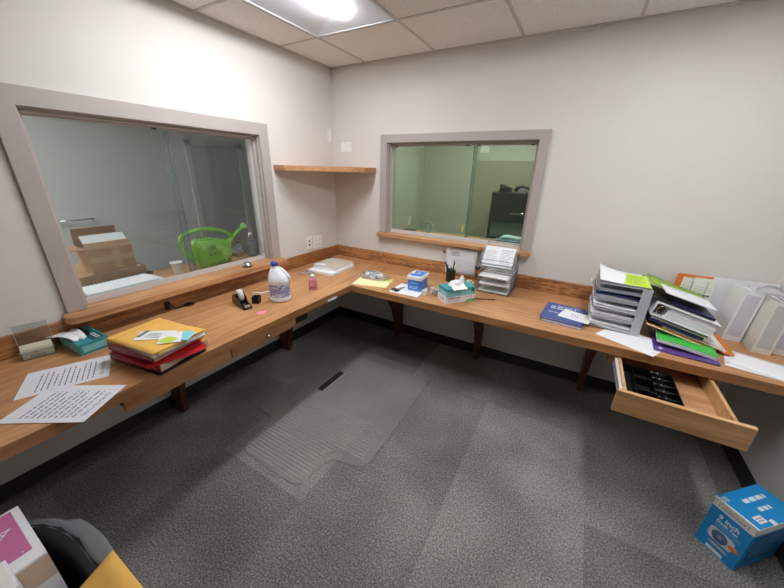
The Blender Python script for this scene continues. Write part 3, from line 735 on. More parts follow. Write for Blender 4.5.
# white paper, scissors, blue wipes box, medicine cups
b = MB(); b.box(-.115, .115, -.105, .105, 0, .0008, WHITE); place(b, 'paper_sheet', 'white sheet lying under the scissors and the blue box', 'paper sheet', 1.128, -.55, ZC, 2)
r = root('scissors', 'black handled scissors on the white sheet beside the blue box', 'scissors', (1.065, -.575, ZC+.001), (0, 0, 70))
b = MB()
for s in (-1, 1):
    b.tube([(-.045+.019*math.cos(a), s*.017+.013*math.sin(a), .006) for a in [2*PI*i/14 for i in range(14)]], .0045, BLACK, n=8, closed=True)
b.build('handles', r)
b = MB()
for s in (-1, 1): b.prism([(-.03, s*.006), (.05, -s*.004), (.052, -s*.001), (-.026, s*.014)], .004 if s < 0 else .0065, .006 if s < 0 else .0085, mat((60, 62, 66), .3, metal=.8))
b.build('blades', r)
r = root('wipes_box', 'blue carton with a white hinged lid standing on the white sheet', 'box', (1.165, -.475, ZC+.001), (0, 0, 3))
r.scale = (.95, .85, 1.22)
b = MB(); b.loft([rrect(.11, .17, 0, .01), rrect(.112, .172, .004, .01), rrect(.114, .176, .072, .01)], BLUE, smooth=False)
b.words(.075, .02, 2, WHITE, TR(0, -.0878, .022, 90), seed=2, hgt=.3, z=0); b.words(.07, .012, 1, mat((150, 190, 240), .5), TR(0, -.088, .05, 90), seed=4); b.build('carton', r)
b = MB(); b.loft([rrect(.122, .184, .070, .012), rrect(.124, .186, .074, .012), rrect(.124, .186, .090, .012), rrect(.116, .178, .094, .012)], PLW, smooth=False)
b.box(-.05, -.03, -.02, .02, .094, .102, PLW)
b.build('lid', r)
b = MB(); b.box(-.048, .052, -.078, .078, .0942, .0948, BLUE); b.text('A', .06, WHITE, TR(.0, .01, .0949, rz=0)); b.build('lid_label', r)
for k, (x, y, rx, lab) in enumerate(((1.272, -.585, 0, 'small white plastic medicine cup standing upright beside the blue box'), (1.318, -.535, 78, 'small white plastic medicine cup tipped on its side near the tissue boxes'))):
    b = MB().lathe([(0, .002), (.0155, .002), (.016, 0), (.0165, .002), (.021, .036), (.0225, .036), (.0222, .038), (.020, .037), (.0155, .004), (0, .004)], clear('cup_plastic%d' % k, (235, 238, 240), .6, (250, 250, 252), .2), n=20)
    place(b, 'medicine_cup', lab, 'cup', x, y, ZC+(0 if not rx else .0195), 60 if rx else 0, 'white medicine cups', rx=rx)
b = MB().lathe([(0, .002), (.0155, .002), (.016, 0), (.0165, .002), (.021, .036), (.0225, .036), (.0222, .038), (.020, .037), (.0155, .004), (0, .004)], clear('cup_plastic9', (235, 238, 240), .6, (250, 250, 252), .2), n=20)
place(b, 'medicine_cup', 'small white plastic medicine cup upright between the other two', 'cup', 1.30, -.50+.0, ZC, 0, 'white medicine cups')

# tissue boxes in centre
ang = 50
u = Vector((math.cos(R(ang)), math.sin(R(ang)), 0)); w = Vector((-u.y, u.x, 0)); F = Vector((1.462, -.655, ZC)); c = F+u*.115+w*.056
r = root('glove_box', 'white printed carton with a green corner beneath the teal tissue box', 'box', c, (0, 0, ang)); r.scale = (1, 1, 1.18)
b = MB(); b.box(-.115, .115, -.056, .056, 0, .042, mat((232, 230, 232), .5, var=.03)); b.box(.055, .1152, -.0563, -.0561, .002, .014, GREENP); b.prism([(.045, -.0563), (.055, -.0563), (.055, -.0561)], .002, .010, GREENP)
b.words(.10, .012, 1, INK, TR(-.045, -.0562, .031, 90), seed=2, hgt=.55); b.words(.08, .018, 3, INK2, TR(-.055, -.0562, .015, 90), seed=5, hgt=.35); b.words(.07, .012, 2, mat((230, 150, 160), .5), TR(.06, -.0562, .031, 90), seed=5, hgt=.35)
b.words(.07, .02, 2, mat((190, 150, 160), .5), TR(-.1152, 0, .022, 90, 0, -90), seed=5); b.build('carton', r, bevel=.001)
r = root('tissue_box', 'teal tissue box stacked on the white carton with a tissue standing up', 'tissue box', c+Vector((0, 0, .0500)), (0, 0, ang+1)); r.scale = (1, 1, 1.15)
b = MB(); b.box(-.112, .112, -.058, .058, 0, .048, TEALL); b.box(-.1125, .1125, -.0585, .0585, .030, .0483, TEAL); b.box(.08, .105, -.0588, -.0586, .018, .04, TEALD)
b.lathe([(0, 0), (1, 0), (1, .0004), (0, .0004)], WHITE, Matrix.Translation((0, 0, .0484)) @ Matrix.Diagonal((.06, .02, 1, 1)), n=20)
b.build('carton', r, bevel=.0015)
b = MB(); blob(b, (-.015, -.004, .058, .026, .034), WHITE, 31, .005); blob(b, (.035, .004, .018, .014, .058), WHITE, 8, .004); b.build('tissue', r, loc=(0, 0, .048))
b = MB(); v = []
for i in range(7):
    for j in range(6): v.append((-.075+.018*i, -.02-.012*j+.004*math.sin(i*2+j), .062-.0035*j+.006*math.sin(i*1.3)*(1-j/6)))
b._put(v, [(i*6+j, i*6+j+1, (i+1)*6+j+1, (i+1)*6+j) for i in range(6) for j in range(5)], WHITE, smooth=True); b.build('tissue', r, solid=.001)

# pen cup
r = root('pen_cup', 'black mesh pen cup behind the tissue boxes', 'pen cup', (1.315, -.17, ZC))
b = MB().lathe([(0, .001), (.034, .001), (.036, .003), (.038, .095), (.040, .098), (.037, .098), (.034, .006), (0, .006)], mat((20, 30, 28), .4), n=20, cap=False); b.build('cup_body', r)
pens = [(-.02, .0, -14, BLACK, .155, 'black pen leaning left in the pen cup'), (-.005, -.015, 3, mat((30, 120, 70), .4), .12, 'green capped pen in the pen cup'), (.008, .012, 5, BLACK, .16, 'tall black pen in the middle of the pen cup'), (.02, -.005, 12, mat((232, 220, 90), .4), .135, 'yellow highlighter in the pen cup'), (.016, -.018, 10, mat((40, 66, 150), .4), .11, 'blue pen at the front of the pen cup'), (-.018, -.016, -6, mat((46, 54, 60), .4), .135, 'dark grey marker at the front left of the pen cup')]
for (x, y, t, m, L, lab) in pens:
    b = MB().lathe([(.0015, 0), (.0045, .012), (.0045, L-.035), (.0052, L-.034), (.0052, L-.003), (.003, L)], m, n=10)
    place(b, 'pen', lab, 'pen', 1.315+x*.7, -.17+y, ZC+.008, 0, 'pens in the cup', ry=t)
b = MB(); b.box(-.035, .035, -.02, .02, 0, .022, WHITE); b.lathe([(.012, 0), (.022, 0), (.022, .012), (.012, .012), (.012, 0)], PLW, Matrix.Translation((0, 0, .022)), cap=False)
place(b, 'white_box', 'small white box behind the teal tissue box beside the wire trays', 'box', 1.475, -.165, ZC, 20, bevel=.001)
b = MB().rods([((-.085, 0, .004), (.085, 0, .004))], .0035, mat((60, 54, 50), .35), n=8); place(b, 'pencil', 'dark thin pencil lying on counter in front of the wire trays', 'pencil', 1.655, -.43, ZC, 25)
# paper pinned on wall, red pin
r = root('wall_notice', 'white notice taped to the wall below the green window, with a small sketch', 'notice', (1.345, -.0225, .83))
b = MB(); Mw = Matrix.Rotation(PI/2, 4, 'X') ; fn = lambda u, v: .003+.008*(u-.5)**2
b.sheet(.265, .22, PAPER2, Mw, fn=fn, nu=10, nv=6); b.words(.19, .12, 7, mat((170, 172, 182), .7), TR(.02, -.0045, -.04, 90), seed=6, hgt=.22)
b.tube([(-.055+.035*math.cos(a), -.0065, .062+.015*math.sin(a*1.0)+.004*math.sin(3*a)) for a in [2*PI*i/20 for i in range(20)]], .0016, mat((110, 80, 84), .6), n=4, closed=True)
b.tube([(-.055+.02*math.cos(a), -.0065, .064+.008*math.sin(a)) for a in [2*PI*i/16 for i in range(14)]], .0014, mat((90, 84, 90), .6), n=4)
b.build('notice_sheet', r)
b = MB().lathe([(.006, 0), (.004, .008), (.007, .012), (0, .013)], mat((150, 60, 50), .4), Mw, n=10); b.box(-.003, .003, -.003, 0, -.02, .0, mat((120, 60, 50), .5))
place(b, 'push_pin', 'small red push pin in the wall left of the notice', 'push pin', 1.183, -.0003, .895)

# ------------------------------------------------------------------ wire tray stack
r = root('wire_letter_trays', 'silver wire letter tray stack with sloping top shelf beneath the green window', 'letter tray', (1.685, -.125, ZC), (0, 0, 0))
TW, TD = .118, .155
def wiretray(z, h=.045):
    b = MB()
    for zz in (z+.004, z+h):
        b.rods([((-TW, -TD, zz), (TW, -TD, zz)), ((TW, -TD, zz), (TW, TD-.05, zz)), ((TW, TD-.05, zz), (-TW, TD-.05, zz)), ((-TW, TD-.05, zz), (-TW, -TD, zz))], .0025, WIRE)
    for i in range(9):
        y = -TD+i*(2*TD-.05)/8; b.rods([((-TW, y, z+.004), (TW, y, z+.004))], .0014, WIRE, n=4)
        for s in (-1, 1): b.rods([((s*TW, y, z+.004), (s*TW, y, z+h))], .0014, WIRE, n=4)
    for i in range(5): x = -TW+.02+i*(2*TW-.04)/4; b.rods([((x, TD-.05, z+.004), (x, TD-.05, z+h))], .0014, WIRE, n=4)
    return b
for k in range(4):
    wiretray(.003+k*.057).build('tray_shelf', r)
b = MB()
for s in (-1, 1):
    for y in (-TD+.03, TD-.06): b.rods([((s*TW, y, 0), (s*TW, y, .22))], .003, WIRE)
    b.rods([((s*TW, -TD, .226), (s*TW, .03, .37)), ((s*TW, .03, .37), (s*TW, .03, .225)), ((s*TW, -TD+.0, .255), (s*TW, -.05, .345))], .0025, WIRE)
b.rods([((-TW, -TD, .226), (TW, -TD, .226)), ((-TW, .03, .37), (TW, .03, .37)), ((-TW, -TD, .255), (TW, -TD, .255)), ((-TW, .012, .352), (TW, .012, .352)), ((-TW, -TD, .226), (-TW, -TD, .255)), ((TW, -TD, .226), (TW, -TD, .255))], .0025, WIRE)
b.build('upright_rack', r)
b = MB().box(-.115, .115, -.145, .09, 0, .003, BLACK); b.build('base_plate', r)
for k in range(3):
    nm = ['pale green topped paper stack on the bottom wire tray', 'white paper stack on the middle wire tray', 'thick white paper stack on the upper wire tray'][k]
    b = MB(); m0 = [mat((206, 222, 212), .6), WHITE, WHITE][k]
    for q in range(3): b.box(-.108, .106-.002*q, -.15-.004*q, .09, q*.0045, q*.0045+.004, WHITE if q < 2 else m0)
    place(b, 'paper_stack', nm, 'paper stack', 1.685, -.13-.01*k, ZC+.0035+k*.057+.0055, [0, 2, -2][k])
b = MB(); b.box(-.108, .108, -.082, .082, 0, .004, WHITE); b.words(.075, .10, 9, INK2, TR(-.052, 0, .0041), seed=7, hgt=.2); b.words(.08, .13, 11, INK2, TR(.055, 0, .0041), seed=2, hgt=.28)
slope = math.degrees(math.atan2(.144, .185))
place(b, 'printed_form', 'printed white form leaning on the sloping top of the wire trays', 'paper sheet', 1.678, -.20, ZC+.262, 0, rx=slope+14)
b = MB().lathe([(.0, 0), (.013, 0), (.013, .03), (0, .03)], BLACKG, Matrix.Rotation(PI/2, 4, 'Y'), n=16); b.rods([((.0, 0, 0), (.0, .1, .01))], .006, GREYD)
place(b, 'clip_lamp', 'small black cylinder clipped to the left front of the wire trays', 'clip', 1.545, -.29, ZC+.182, -10)

# ------------------------------------------------------------------ blue books
def book(name, label, x, y, z, rz, w, h, t, cov, group, marks=None, roundp=PG):
    r = root(name, label, 'book', (x, y, z), (0, 0, rz), group)
    MB().box(-w/2+.003, w/2-.003, -h/2+.003, h/2-.003, .0015, t-.0015, roundp).build('page_block', r)
    b = MB(); b.box(-w/2, w/2, -h/2, h/2, 0, .0015, cov); b.box(-w/2, w/2, -h/2, h/2, t-.0015, t, cov); b.box(-w/2-.001, -w/2+.001, -h/2, h/2, 0, t, cov)
    if marks: marks(b, t)
    b.build('cover', r)
def mk(b, t):
    b.words(.14, .02, 1, mat((196, 206, 232), .5), TR(.01, .105, t), seed=5, hgt=.35)
    b.text('MEDI', .05, mat((205, 214, 236), .5), TR(-.03, .055, t), bold=.001); b.text('CODE', .04, mat((205, 214, 236), .5), TR(-.03, .01, t), bold=.001) if False else b.words(.12, .05, 2, mat((205, 214, 236), .5), TR(-.025, .015, t), seed=5, hgt=.6)
    b.words(.08, .016, 1, mat((205, 214, 236), .5), TR(-.04, -.055, t), seed=2, hgt=.5)
def mkb(b, t):
    W1 = mat((205, 214, 236), .5)
    b.words(.14, .02, 1, W1, TR(.02, .105, t), seed=5, hgt=.35); b.words(.15, .06, 2, W1, TR(-.01, .06, t), seed=11, hgt=.6); b.words(.08, .018, 1, W1, TR(-.045, -.03, t), seed=2, hgt=.6)
book('paperback_book', 'lower thick blue paperback with white pages showing on the back counter', 2.176, -.44, ZC, -6, .225, .275, .016, BOOKB, 'blue paperbacks on the back counter', None, WHITE)
book('paperback_book', 'upper blue paperback with pale lettering under the white card', 2.168, -.428, ZC+.0163, -5, .225, .275, .010, BOOKB, 'blue paperbacks on the back counter', mkb, WHITE)
b = MB(); b.box(-.085, .085, -.07, .07, 0, .0012, WHITE); b.words(.04, .045, 3, INK2, TR(-.005, 0, .0012, rz=90), seed=4, hgt=.3)
place(b, 'index_card', 'white card with small print lying on the upper blue paperback', 'card', 2.235, -.455, ZC+.0268, -14)

# ------------------------------------------------------------------ grey plastic tray tower
SX0, SX1, SY0, SY1, SH_ = 2.312, 2.552, -.50, -.165, .275
CLP = clear('smoke_plastic', (240, 242, 244), .42, (222, 225, 230), .15)
r = root('letter_tray_tower', 'tall grey plastic letter tray tower stuffed with papers on the back counter', 'letter tray', ((SX0+SX1)/2, (SY0+SY1)/2, ZC))
hw, hd = (SX1-SX0)/2, (SY1-SY0)/2
b = MB(); b.box(hw-.004, hw, -hd, hd, 0, SH_, GREYP); b.box(hw-.045, hw, -hd-.003, -hd, 0, SH_, GREYP); b.build('side_panel', r, bevel=.001)
b = MB(); b.box(-hw, -hw+.003, -hd+.05, hd, 0, SH_, CLP); b.box(-hw, -hw+.02, -hd+.05, -hd+.053, 0, SH_-.02, CLP); b.build('side_panel', r)
b = MB(); b.box(-hw, hw, hd-.003, hd, 0, SH_, CLP); b.build('back_panel', r)
nt_ = 5
for k in range(nt_):
    z = .004+k*.0565
    b = MB(); b.box(-hw+.003, hw-.004, -hd, hd-.003, z, z+.003, CLP); b.box(-hw+.003, hw-.045, -hd, -hd+.003, z, z+.018, CLP)
    b.prism([(-hw+.003, -hd), (-hw-.012, -hd+.03), (-hw-.012, hd-.06), (-hw+.003, hd-.02)], z, z+.02, CLP); b.build('tray_shelf', r)
b = MB(); b.box(-hw, hw, -hd, hd, SH_-.003, SH_, CLP); b.build('top_panel', r)
labs = ['curled white papers filling the bottom slot of the grey tray tower', 'white papers in the second slot up of the grey tray tower', 'white papers bulging from the middle slot of the grey tray tower', 'papers and a dark blue booklet in the top slot of the grey tray tower']
for k in range(4):
    z = .004+k*.0565+.0035; b = MB(); rnd = random.Random(20+k)
    for q in range(4):
        a = rnd.uniform(.002, .012); ph = rnd.uniform(0, 1)
        b.sheet(.215, .31, [WHITE, PAPER2, WHITE, WHITE if k < 3 else NAVY][q], TR(-.008-.004*q+rnd.uniform(-.004, .004), -.008-.006*rnd.random(), q*.0075), fn=(lambda u, v, a=a, ph=ph: a*(1-u)**2+.004*math.sin(3*(u+ph))+.004), nu=10, nv=4, t=.0025)
    place(b, 'paper_stack', labs[k], 'paper stack', (SX0+SX1)/2-.006, (SY0+SY1)/2, ZC+z, 0)
b = MB(); fn = lambda u, v: .030*(1-u)**3*(v)+.003+.01*(1-u)**2
b.sheet(.225, .29, WHITE, TR(-.008, .0, .0), fn=fn, nu=12, nv=8)
place(b, 'paper_sheet', 'white sheet curling up on top of the grey tray tower', 'paper sheet', (SX0+SX1)/2-.006, (SY0+SY1)/2+.0, ZC+SH_+.0005, 0)
b = MB(); b.box(-.062, .062, -.125, .125, 0, .0008, LIME)
b.words(.09, .18, 9, mat((120, 150, 40), .6), TR(0, 0, .0008), seed=3, hgt=.3)
place(b, 'lime_form', 'lime green printed sheet on top of the grey tray tower', 'paper sheet', (SX0+SX1)/2+.056, (SY0+SY1)/2-.02, ZC+SH_+.006, -2)
b = MB(); b.sheet(.035, .045, WHITE, fn=lambda u, v: .006*v, nu=3, nv=3); place(b, 'paper_slip', 'small white slip sticking out left behind the grey tray tower', 'paper slip', 2.300, -.16, ZC+.18, 0, rx=70)
b = MB(); b.prism([(-.105, -.14), (.11, -.14), (.11, .14), (-.105, .14)], 0, .0008, WHITE); place(b, 'paper_sheet', 'white sheet lying partly beneath the grey tray tower at the counter edge', 'paper sheet', 2.515, -.562, ZC, 62)

# ------------------------------------------------------------------ leaning pile of binders and folders
b = MB(); b.box(-.128, .128, -.16, .16, 0, .0015, PURPLE); b.box(-.128, .128, -.16, .16, .0045, .006, PURPLE); b.box(-.124, .124, -.155, .155, .0016, .0044, PAPER2)
b.lathe([(.006, 0), (.009, .0), (.009, .003), (.005, .004), (0, .004)], mat((225, 222, 232), .3), Matrix.Translation((-.10, -.13, .006)))
place(b, 'purple_folder', 'purple plastic folder with snap button at the bottom of the leaning pile', 'folder', 2.742, -.485, ZC+.0010, -4)
r = root('green_folder', 'bright green plastic folder bulging with white pages on the purple folder', 'folder', (2.748, -.47, ZC+.0072), (0, 0, -6))
def lens(b, w, d, h, m, z=0, M=I4, curve=.5):
    b.sheet(w, d, m, M, fn=lambda u, v: z+h*(abs(1-u*1.0))**1.6*curve+h*.15*math.sin(u*PI), nu=14, nv=4, t=.0015)
lens(MBx := MB(), .245, .26, .05, GREENP, .018); MBx.build('cover', r)
b = MB()
for q in range(6): lens(b, .24, .265, .05, [WHITE, PAPER2][q % 2], .001+q*.0026)
b.build('page_block', r)
PXL, SL = 2.567, 14.0     # left edge of the leaning layers and their tilt
def layer(name, label, cat, z, u0, u1, y0, y1, build, dr=0):
    M0 = TR(PXL, 0, z, ry=SL)
    c = M0 @ Vector(((u0+u1)/2, (y0+y1)/2, 0))
    r = root(name, label, cat, c, (0, SL, dr)); build(r, (u1-u0)/2, (y1-y0)/2); return r
def L_cream(r, w, d):
    MB().box(-w, w, -d, d, 0, .004, CREAM).build('folder_body', r); b = MB(); b.box(-w, w*.98, -d+.004, d, .0041, .0055, mat((206, 150, 96), .7)); b.build('inner_sheet', r)
layer('cream_envelope', 'cream coloured paper folder slanting across the leaning pile', 'folder', .786, 0, .27, -.515, -.25, L_cream)
def L_orange(r, w, d):
    MB().box(-w, w, -d, d, 0, .003, mat((150, 92, 48), .6)).box(w-.05, w, -d-.012, -d, 0, .003, ORANGE).box(w-.025, w, -d-.012, d, .003, .012, ORANGE).build('cover', r); b = MB()
    for q in range(5): b.box(-w, w*.88-.008*q, -d+.003*q, d, .0032+q*.0025, .0052+q*.0025, [mat((214, 176, 120), .7), WHITE, PAPER2][q % 3])
    b.build('page_block', r)
layer('orange_folder', 'orange and tan folder of papers sliding out right under the white binder', 'folder', .795, .07, .385, -.50, -.27, L_orange)
def L_navy(r, w, d):
    MB().box(-w, w, -d, d, 0, .016, NAVY).build('cover', r, bevel=.002); MB().box(-w+.006, w-.002, -d+.004, d, .0162, .019, PAPER2).build('inner_sheet', r)
layer('navy_binder', 'thin navy blue folder left end showing in the leaning pile', 'folder', .8105, 0, .25, -.505, -.24, L_navy)
def L_thin(r, w, d):
    MB().box(-w, w, -d, d, 0, .003, BIND).build('cover', r); MB().box(-w+.05, w-.004, -d+.003, d, .0032, .014, GREYD).build('page_block', r); MB().box(-w, w, -d, d, .0142, .0165, BIND).build('cover', r)
layer('thin_binder', 'thin white binder with grey pages directly under the large white binder', 'binder', .8305, .015, .27, -.50, -.23, L_thin)
def ringbinder(r, w, d, t=.075, cov=BIND):
    b = MB(); b.box(-w, w, -d, d, 0, .003, cov); b.box(-w, w, -d, d, t-.003, t, cov); b.box(-w-.003, -w, -d, d, 0, t, cov); b.build('binder_cover', r, bevel=.001)
    b = MB(); Mx = Matrix.Rotation(PI/2, 4, 'X')
    for y in (-d+.01, 0, d-.04): b.tube([(-w+.04+.028*math.cos(a), y, t/2+.026*math.sin(a)) for a in [2*PI*i/18 for i in range(18)]], .002, CHROME, n=6, closed=True)
    b.box(-w, -w+.004, -d+.02, d-.03, t/2-.01, t/2+.01, CHROME); b.build('ring_mechanism', r)
    b = MB()
    for q in range(7): b.box(-w+.055+.001*q, w-.004-.002*(q % 3), -d+.004+.001*q, d-.006, .0035+q*.0088, .0118+q*.0088, [WHITE, PAPER2][q % 2])
    b.build('page_block', r)
    b = MB(); b.lathe([(.0, 0), (.022, 0), (.022, .004), (0, .004)], mat((120, 84, 56), .6), Matrix.Translation((-w+.034, -d+.06, t/2)) @ Mx, n=16); b.build('finger_hole', r)
layer('ring_binder', 'thick white ring binder lying open ended in the leaning pile', 'binder', .8485, 0, .275, -.52, -.25, lambda r, w, d: ringbinder(r, w, d, .072))
def L_black(r, w, d):
    MB().box(-w, w, -d, d, 0, .010, BLACK).build('cover', r, bevel=.002); MB().box(-w+.09, w, -d-.001, d, .0102, .0125, NAVY).build('inner_sheet', r)
layer('black_folder', 'black folder lying across the top of the thick white binder', 'folder', .926, .0, .27, -.49, -.21, L_black)
b_ = None
def L_lime(r, w, d):
    b = MB(); b.sheet(2*w, 2*d, LIMED, fn=lambda u, v: .002+.012*(1-u)**2, nu=8, nv=3, t=.003); b.build('cover', r)
layer('lime_folder', 'lime green folder poking out behind the white printed sheet atop the pile', 'folder', .958, -.005, .285, -.36, -.12, L_lime, 0)
def L_letter(r, w, d):
    b = MB(); b.box(-w, w, -d, d, 0, .004, PAPER2); b.words(.11, .014, 2, INK, TR(-w+.075, d-.03, .0041), seed=4, hgt=.35); b.build('sheet', r)
rr = layer('printed_letter', 'white sheet with a short printed heading on top of the leaning pile', 'paper sheet', .975, .045, .27, -.475, -.30, L_letter, 0)

# standing papers against back wall
def standing(name, label, cat, x0, x1, y, h, m, t=.004, tilt=-3, extra=None, group=None, rz=0):
    b = MB(); w = (x1-x0)/2; b.box(-w, w, 0, t, 0, h, m)
    if extra: extra(b, w, h)
    return place(b, name, label, cat, (x0+x1)/2, y, ZC+.001, rz, group, rx=tilt)
standing('orange_folder', 'orange folder standing upright against the back wall behind the pile', 'folder', 2.735, 2.93, -.046, .285, ORANGE)
def ex1(b, w, h):
    b.box(-w+.02, w-.01, -.001, 0, h-.11, h-.10, INK2); b.words(w*1.5, .10, 8, mat((150, 180, 150), .6), TR(0, -.0005, h-.1, 90), seed=4, hgt=.2); b.box(-.001+w*.3, .001+w*.3, -.001, 0, h-.12, h-.02, INK2)
standing('printed_form', 'left pale form standing in front of the orange folder', 'paper sheet', 2.762, 2.84, -.058, .27, mat((226, 230, 214), .6), .002, -3, ex1)
standing('printed_form', 'right pale ruled form standing in front of the orange folder', 'paper sheet', 2.815, 2.915, -.067, .278, mat((232, 236, 224), .6), .002, -3, ex1)
standing('white_file_folder', 'wide white file folder standing against the wall behind the upright binders', 'folder', 2.90, 3.175, -.055, .292, BIND, .02, -3)
def upright(name, label, x0, x1, y0, y1, h, cov, ry=0, rz=0):
    r = root(name, label, 'binder', ((x0+x1)/2, y0, ZC+.001), (0, ry, rz), 'white binders standing at the right end'); w = (x1-x0)/2; d = y1-y0
    b = MB(); b.box(-w, -w+.003, 0, d, 0, h, cov); b.box(w-.003, w, 0, d, 0, h, cov); b.box(-w, w, 0, .003, 0, h, cov); b.build('binder_cover', r, bevel=.0012)
    b = MB()
    for q in range(6): b.box(-w+.005+q*(2*w-.012)/6, -w+.004+(q+1)*(2*w-.012)/6, .03, d-.008, .006, h-.012-.004*(q % 3), [WHITE, PAPER2][q % 2])
    b.build('page_block', r)
    b = MB(); b.box(-w*.72, w*.72, -.0008, 0, .03, h-.02, clear('spine_film', (250, 250, 252), .05, (235, 236, 240), .1)); b.build('spine_sleeve', r)
    return r
upright('ring_binder', 'white binder standing upright beside the leaning pile', 2.955, 3.033, -.27, -.085, .29, BIND, 3)
r = upright('ring_binder', 'cream spined binder standing at right with crumpled plastic pages on top', 3.043, 3.118, -.375, -.085, .283, BIND2, 1.5)
b = MB(); blob(b, (0, 0, .042, .10, .035), BAG, 21, .006); place(b, 'plastic_sleeves', 'crumpled clear sleeves on top of the cream spined binder', 'plastic sleeve', 3.08, -.25, ZC+.285)
upright('ring_binder', 'rightmost white binder partly outside the frame next to the right wall', 3.128, 3.180, -.34, -.085, .285, BIND, 0)
# sheets at right end
b = MB(); b.sheet(.28, .20, WHITE, fn=lambda u, v: .001+.006*u*(1-v)*.3, nu=6, nv=6, t=.0012); place(b, 'paper_sheet', 'lower white sheet at the right end of the back counter', 'paper sheet', 3.04, -.555, ZC+.0002, -12)
b = MB(); b.sheet(.255, .18, WHITE, fn=lambda u, v: .002, nu=6, nv=6, t=.0012); place(b, 'paper_sheet', 'upper white sheet at the right end of the back counter', 'paper sheet', 3.045, -.585+.03, ZC+.0035, -22)

# ------------------------------------------------------------------ fan box on floor
FB = mat((20, 146, 214), .4, var=.03); FBD = mat((12, 104, 150), .4, var=.05)
L_ = Vector((2.884, -1.02)); F_ = Vector((2.984, -1.124)); 
dv = (F_-L_).normalized(); n_ = Vector((-dv.y, dv.x)); 
r = root('fan_box', 'blue carton for a 9 inch desk fan on the carpet by the right wall', 'box', (L_.x, L_.y, 0), (0, 0, math.degrees(math.atan2(dv.y, dv.x))))
WB, DB, HB = .142, .25, .256
b = MB(); b.box(0, WB, 0, DB, 0, HB, FB)
# front face y=0 (faces the camera side) : print
Mf = TR(WB/2, -.0003, 0, 90)
b.box(0, WB, -.0006, 0, HB-.040, HB, PLW); 
b.box(.02, WB-.02, -.0010, -.0006, HB-.030, HB-.012, mat((70, 84, 110), .5)); b.box(.022, WB-.022, -.0012, -.001, HB-.029, HB-.013, PLW)
b.text('comfortzone', .0155, mat((50, 60, 84), .5), TR(WB/2, -.0013, HB-.022, 90))
b.text('9 inch', .030, WHITE, TR(WB/2, -.0004, .185, 90), bold=.0007); b.text('Desk Fan', .020, WHITE, TR(WB/2, -.0004, .162, 90), bold=.0004)
b.words(.09, .018, 3, mat((150, 200, 226), .5), TR(WB/2+.01, -.0004, .143, 90), seed=4, hgt=.3)
b.loft([[(x+WB/2, -.0006, z+.095) for x, z, _ in rrect(.088, .062, 0, .016, 5)], [(x+WB/2, -.0001, z+.095) for x, z, _ in rrect(.088, .062, 0, .016, 5)]], mat((214, 216, 220), .5), smooth=False)
b.lathe([(0, 0), (.028, 0), (.028, .0006), (0, .0006)], mat((92, 108, 150), .5), TR(WB/2-.004, -.0007, .095, 90), n=24)
b.lathe([(0, 0), (.008, 0), (.008, .0004), (0, .0004)], mat((150, 160, 186), .5), TR(WB/2-.004, -.0014, .095, 90), n=16)
b.lathe([(0, 0), (.014, 0), (.014, .0008), (0, .0008)], ORANGE, TR(WB/2+.045, -.0008, .092, 90) @ Matrix.Diagonal((1.3, .8, 1, 1)), n=20)
b.lathe([(0, 0), (.03, 0), (.03, .0006), (0, .0006)], mat((206, 190, 190), .5), TR(WB/2+.005, -.0004, .045, 90) @ Matrix.Diagonal((1.2, .22, 1, 1)), n=20)
b.box(WB/2-.03, WB/2+.03, -.0008, 0, .006, .022, PLW)
# right side face print
b.box(WB, WB+.0005, .03, DB-.03, .04, .20, mat((20, 108, 168), .4)); b.words(.16, .12, 6, mat((120, 180, 214), .5), TR(WB+.0006, DB/2, .12, 90, 0, 90), seed=8, hgt=.25)
b.build('carton', r, bevel=.0015)
b = MB(); b.box(-.002, WB+.002, -.002, DB+.002, HB, HB+.004, FB)
WT2 = mat((225, 240, 250), .5)
b.words(.13, .024, 1, WT2, TR(.045, .15, HB+.0041, rz=90), seed=5, hgt=.7); b.words(.07, .022, 1, WT2, TR(.085, .14, HB+.0041, rz=90), seed=9, hgt=.7)
b.box(.008, .03, .008, .035, HB+.004, HB+.0045, mat((170, 206, 232), .5))
b.build('top_flap', r)
b = MB(); b.box(-.0025, WB+.0025, -.003, .004, HB-.004, HB+.0045, PLW); b.box(WB+.002, WB+.0032, -.002, DB+.002, HB-.035, HB+.004, PLW); b.build('flap_edge', r)
b = MB(); b.box(-.022, .022, -.014, .014, 0, .0008, PLW, TR(.115, .055, HB+.0042, rz=90)); b.words(.03, .018, 2, mat((160, 130, 190), .5), TR(.115, .055, HB+.005, rz=90), seed=2); b.box(.125, WB+.0042, .085, .105, HB+.004, HB+.006, PLW); b.box(WB+.003, WB+.0048, .085, .105, HB-.02, HB+.006, PLW); b.build('sticker', r)

